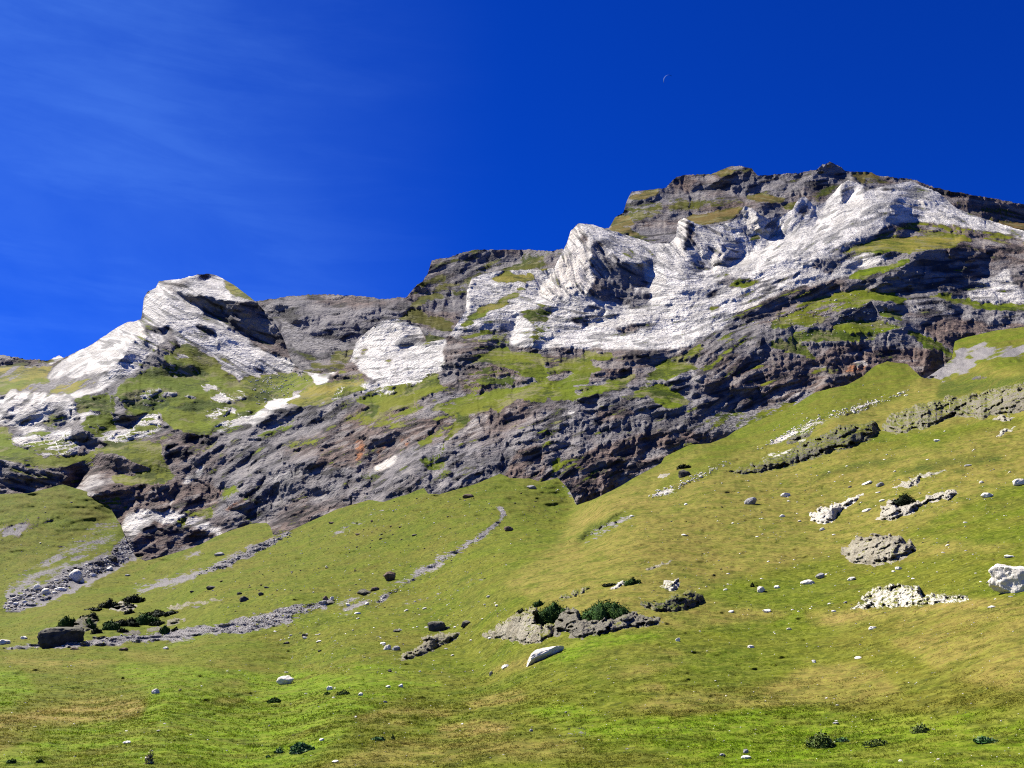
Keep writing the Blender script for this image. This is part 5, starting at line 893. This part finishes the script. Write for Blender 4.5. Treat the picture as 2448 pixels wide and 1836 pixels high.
# ------------------------------------------------------------------ gravel and scree: nobody could count it
def gravel(name, label, n, polys, mat_of, size=(1.4, 3.4), seed=1, sub=1):
    r = np.random.default_rng(seed); xy = sample(n, polys, r); xy = xy[noise(xy[:, 0]/14, xy[:, 1]/8, 0, 33)+r.normal(size=len(xy))*.25 > -.18]; xy = xy+r.normal(size=xy.shape)*[3.5, 1.5]; P, t = at_many(xy[:, 0], xy[:, 1]); V, Fc, M_ = [], [], []
    v0, f0 = ICO[sub]; m = len(xy); k = t/F
    s = r.uniform(*size, m)*np.where(r.random(m) < .12, 1.7, 1.0)*k
    pro = np.stack([rock_verts(sub, 900+i, 5, .2)[0] for i in range(10)])[r.integers(0, 10, m)]
    a = r.uniform(0, 6.28, m); c, sn = np.cos(a)[:, None], np.sin(a)[:, None]; x_ = pro[..., 0]*c-pro[..., 1]*sn*.8; y_ = pro[..., 0]*sn+pro[..., 1]*c*.8
    V = np.stack([x_, y_, pro[..., 2]*.6], -1)*s[:, None, None]+P[:, None]+np.array([0, 0, .15])*s[:, None, None]
    Fc = (f0[None]+(np.arange(m)*len(v0))[:, None, None]).reshape(-1, 3)
    me = mesh_np(name, V.reshape(-1, 3), Fc, ST[mat_of[0]])
    for q in mat_of[1:]: me.materials.append(ST[q])
    me.polygons.foreach_set('material_index', np.repeat(r.integers(0, len(mat_of), m), len(f0)).astype(np.int32))
    return tag(link(name, me), label, kind='stuff')
gravel('ravine_scree', 'pale and dark stones filling the left ravine', 1500, [(5, '40,1520 220,1450 340,1430 500,1310 700,1240 830,1200 900,1110 960,1060 1020,1110 980,1220 850,1300 640,1370 500,1440 250,1560 60,1620', 1)], ['white', 'pale', 'grey', 'grey', 'dark'], (1.3, 3.6), 11)
gravel('gully_scree', 'dark and pale scree in the narrow upper gully', 900, [(5, '1480,1345 1560,1295 1750,1215 1850,1160 2060,1070 2200,1010 2200,1040 2000,1150 1700,1280 1460,1365', 1)], ['grey', 'dark', 'pale', 'grey'], (1.0, 2.4), 12)
gravel('stream_gravel', 'pale grey gravel of the dry stream crossing the slope', 5200, [(9, '0,750 200,722 320,722 460,722 620,705 800,665 1080,655 1300,605 1600,595 1900,505 2212,445 2212,550 1900,635 1500,655 1400,695 900,715 500,755 0,762', 1), (10, '-30,545 200,455 400,425 520,405 640,385 560,455 380,495 200,555 60,615 -30,625', 1.4), (10, '620,388 760,365 930,400 1010,345 1000,390 900,430 700,425', .7), (10, '930,400 1080,312 1220,217 1300,167 1440,72 1560,12 1600,12 1480,88 1340,178 1180,258 1020,388 960,428', 1), (6, '1500,1500 1640,1405 1780,1315 1880,1225 1865,1135 1895,1140 1915,1200 1880,1275 1700,1415 1560,1495', .8)], ['pale', 'grey', 'grey', 'white', 'brown'], (.7, 1.8), 13)
gravel('pale_gravel', 'cream coloured gravel track running up the right slope', 1500, [(8, '140,1050 300,960 480,860 560,800 700,765 1000,675 1340,582 1350,603 1000,728 830,778 700,798 600,888 430,938 300,998', 1), (7, '1100,1385 1200,1322 1320,1292 1500,1192 1700,1112 1755,1108 1560,1218 1400,1288 1200,1388', 1)], ['white', 'pale'], (1.2, 3.0), 14)
gravel('scattered_pebbles', 'countless tiny pale pebbles sprinkled over the slopes', 2600, [(0, '0,1200 200,1200 260,1330 0,1400', .7), (0, '640,1300 1000,1170 1330,1160 1370,1220 1200,1330 1100,1440 700,1500 450,1460', 1), (0, '1500,1250 1800,1080 2440,1000 2440,1450 1850,1480 1500,1440', 1), (0, '2060,905 2240,930 1900,1020 1760,1060', .8), (0, '0,1570 1200,1600 1900,1480 2440,1460 2440,1830 0,1830', .5), (0, '600,1480 1200,1420 1250,1550 1100,1620 700,1600', 1.6)], ['white', 'pale', 'white', 'white', 'grey'], (.7, 1.7), 15)
gravel('dark_pebbles', 'countless small dark stones sprinkled over the slopes', 1200, [(0, '420,1460 640,1300 1000,1180 1330,1160 1370,1220 1100,1440 700,1500', 1), (0, '600,1480 1200,1420 1250,1550 1100,1620 700,1600', .8), (0, '1500,1250 1800,1080 2440,1000 2440,1450 1500,1440', .5)], ['dark', 'brown'], (.7, 1.9), 16)
def boulders_on(L, n, polys, label, mats, size, seed):
    global LN
    keep = LN; LN = L; o = gravel('cliff_debris', label, n, polys, mats, size, seed); LN = keep; return o
boulders_on(LM, 500, [(1, '1850,960 2060,930 2230,915 2230,1095 1950,1170', 1), (6, '0,170 380,100 480,170 300,260 0,330', 1), (4, '0,1340 1000,1100 1300,1400 400,1450', .4)], 'pale blocks fallen onto the high grass ledges', ['white', 'pale', 'grey'], (.9, 2.4), 17)

# ------------------------------------------------------------------ grass tufts of the foreground
def tufts(n, seed=5):
    r = np.random.default_rng(seed); y = 1180+680*r.random(n)**.75; x = r.uniform(-200, 2650, n); ylim = 1600-np.clip(x-1200, 0, 1300)*.16
    ok = r.random(n) < np.clip(.16+(y-ylim+110)/240, .10, 1); ok &= y > interp(NEAR_TOP, x)+10
    x, y = x[ok], y[ok]; P, t = at_many(x, y); m = len(x); k = t/F
    cs = {c: ch_at(c, x, y) for c in CH}
    dens = noise(P[:, 0]/1.3, P[:, 1]/1.3, 0, 8)+.6*noise(P[:, 0]/5, P[:, 1]/5, 0, 9)+.5*noise(P[:, 0]/20, P[:, 1]/20, 0, 19); sel = (dens+r.normal(size=m)*.35 > .05) & (cs['g'] > .8) & (cs['s'] < .2)
    P, k, x, y = P[sel], k[sel], x[sel], y[sel]; m = len(x); cs = {c: a[sel] for c, a in cs.items()}; V = []; B = 4
    cs['k'] = np.clip(cs['k']+(r.random(m) < .16)*.8, 0, 1); near = np.clip((y-1450)/250, .55, 1)
    for b in range(B):
        a = r.uniform(0, 6.28, m); h = near*r.uniform(1.4, 4.6, m)*k*(1+.6*(r.random(m) < .08)); w = near*r.uniform(.6, 1.4, m)*k; ox = r.normal(size=(m, 2))*1.5*k[:, None]
        base = P+np.concatenate([ox, -.03*np.ones((m, 1))], 1); d = np.stack([np.cos(a), np.sin(a), 0*a], -1); lean = r.normal(size=(m, 3))*[1, 1, 0]*(h*.8)[:, None]
        V.append(np.stack([base-d*w[:, None], base+d*w[:, None], base+lean+np.array([0, 0, 1])*h[:, None]], 1))
    V = np.stack(V, 1).reshape(-1, 3); me = mesh_np('grass_tufts', V, np.arange(len(V)).reshape(-1, 3), M_BLADE, False, {c: np.repeat(cs[c], B*3) for c in CH})
    print('tufts', m)
    return tag(link('grass_tufts', me), 'short grass tufts covering the meadow and slopes', kind='stuff')
tufts(420000)

# ------------------------------------------------------------------ moon
def moon():
    Rm = 11.7; n, k = 40, 8; V = []
    D = 42000; k_ = D/F; cdir = rays(1598, 192); cpos = CAM+D*cdir/np.linalg.norm(cdir)*np.linalg.norm(FWD)
    for i in range(n+1):
        a = R(132-88+176*i/n); ph = R(132)
        for j in range(k+1):
            q = j/k  # from the limb to the terminator
            ax = math.cos(a-ph); ay = math.sin(a-ph); ax2 = ax*(1-.20*q)
            X_ = (ax2*math.cos(ph)-ay*math.sin(ph))*Rm; Y_ = (ax2*math.sin(ph)+ay*math.cos(ph))*Rm; Z_ = math.sqrt(max(0, Rm*Rm-X_*X_-Y_*Y_))
            V.append((X_*RIGHT+Y_*UP-Z_*FWD)*k_)
    V = np.array(V); f = np.array([[i*(k+1)+j, i*(k+1)+j+1, (i+1)*(k+1)+j+1, (i+1)*(k+1)+j] for i in range(n) for j in range(k)])
    m, nt, bs = mat_new('hazed_crescent'); bs.inputs['Base Color'].default_value = (.026, .068, .22, 1)  # blue of the air before the moon is mixed into this colour
    o = link('moon', mesh_np('moon', V, f, m, True)); o.location = cpos; tag(o, 'faint pale crescent of the daytime moon in the blue sky', 'moon')
moon()
# ------------------------------------------------------------------ sky, sun, camera
W = bpy.data.worlds.new('World'); bpy.context.scene.world = W; W.use_nodes = True
wn = W.node_tree; N = NT(wn); bg = wn.nodes['Background']
sky = N.n('ShaderNodeTexSky', sky_type='NISHITA'); sky.sun_disc = False; sky.sun_elevation = SUN_EL; sky.sun_rotation = SUN_AZ
sky.altitude = 2200; sky.air_density = 1.0; sky.dust_density = .25; sky.ozone_density = 3.0
gen = N.n('ShaderNodeTexCoord').outputs['Generated']
deep = N.mix(1.0, sky.outputs[0], (.008, .17, .82), 'MULTIPLY')
dotn = N.n('ShaderNodeVectorMath', operation='DOT_PRODUCT'); wn.links.new(gen, dotn.inputs[0]); dotn.inputs[1].default_value = tuple(SUN)
sp = N.n('ShaderNodeSeparateXYZ'); wn.links.new(gen, sp.inputs[0])
# thin cirrus, thickest towards the sun side
cd = N.scale3(gen, 1.0, 1.0, 2.4, (0, R(18), R(10)))
c1 = N.noise(cd, 2.4, 6, .55, .3); c2 = N.noise(N.scale3(gen, 1.5, 1.5, 9.0, (0, R(24), 0)), 3.0, 7, .6, .4)
veil = N.mapr(sp.outputs[0], .02, -.42, 0, 1)
cl = N.m('MULTIPLY', N.m('ADD', N.mapr(c1, .28, .72, .2, .75), N.m('MULTIPLY', N.mapr(c2, .42, .75), .3)), veil)
col = N.mix(N.m('MULTIPLY', cl, .165), deep, (1.9, 4.5, 9.9))
wn.links.new(col, bg.inputs[0]); bg.inputs[1].default_value = .06
sl = bpy.data.lights.new('sun', 'SUN'); sl.energy = 4.6; sl.angle = R(.53); sl.color = (1.0, .95, .86)
so = bpy.data.objects.new('sun', sl); C.objects.link(so)
from mathutils import Vector, Matrix
so.rotation_euler = Vector(SUN).to_track_quat('Z', 'Y').to_euler()
cam = bpy.data.cameras.new('camera'); cam.sensor_width = 36; cam.lens = F/2448*36; cam.clip_end = 50000; cam.clip_start = .1
co = bpy.data.objects.new('camera', cam); C.objects.link(co); co.location = CAM; co.rotation_euler = (R(90)+PITCH, 0, 0)
sc = bpy.context.scene; sc.camera = co
sc.view_settings.view_transform = 'Standard'; sc.view_settings.look = 'None'; sc.view_settings.exposure = 1.48; sc.view_settings.gamma = 1

sc.cycles.use_denoising = False
sc.cycles.use_adaptive_sampling = False
sc.cycles.max_bounces = 4; sc.cycles.diffuse_bounces = 3
sc.cycles.filter_width = 1.1
sc.cycles.sample_clamp_indirect = 4
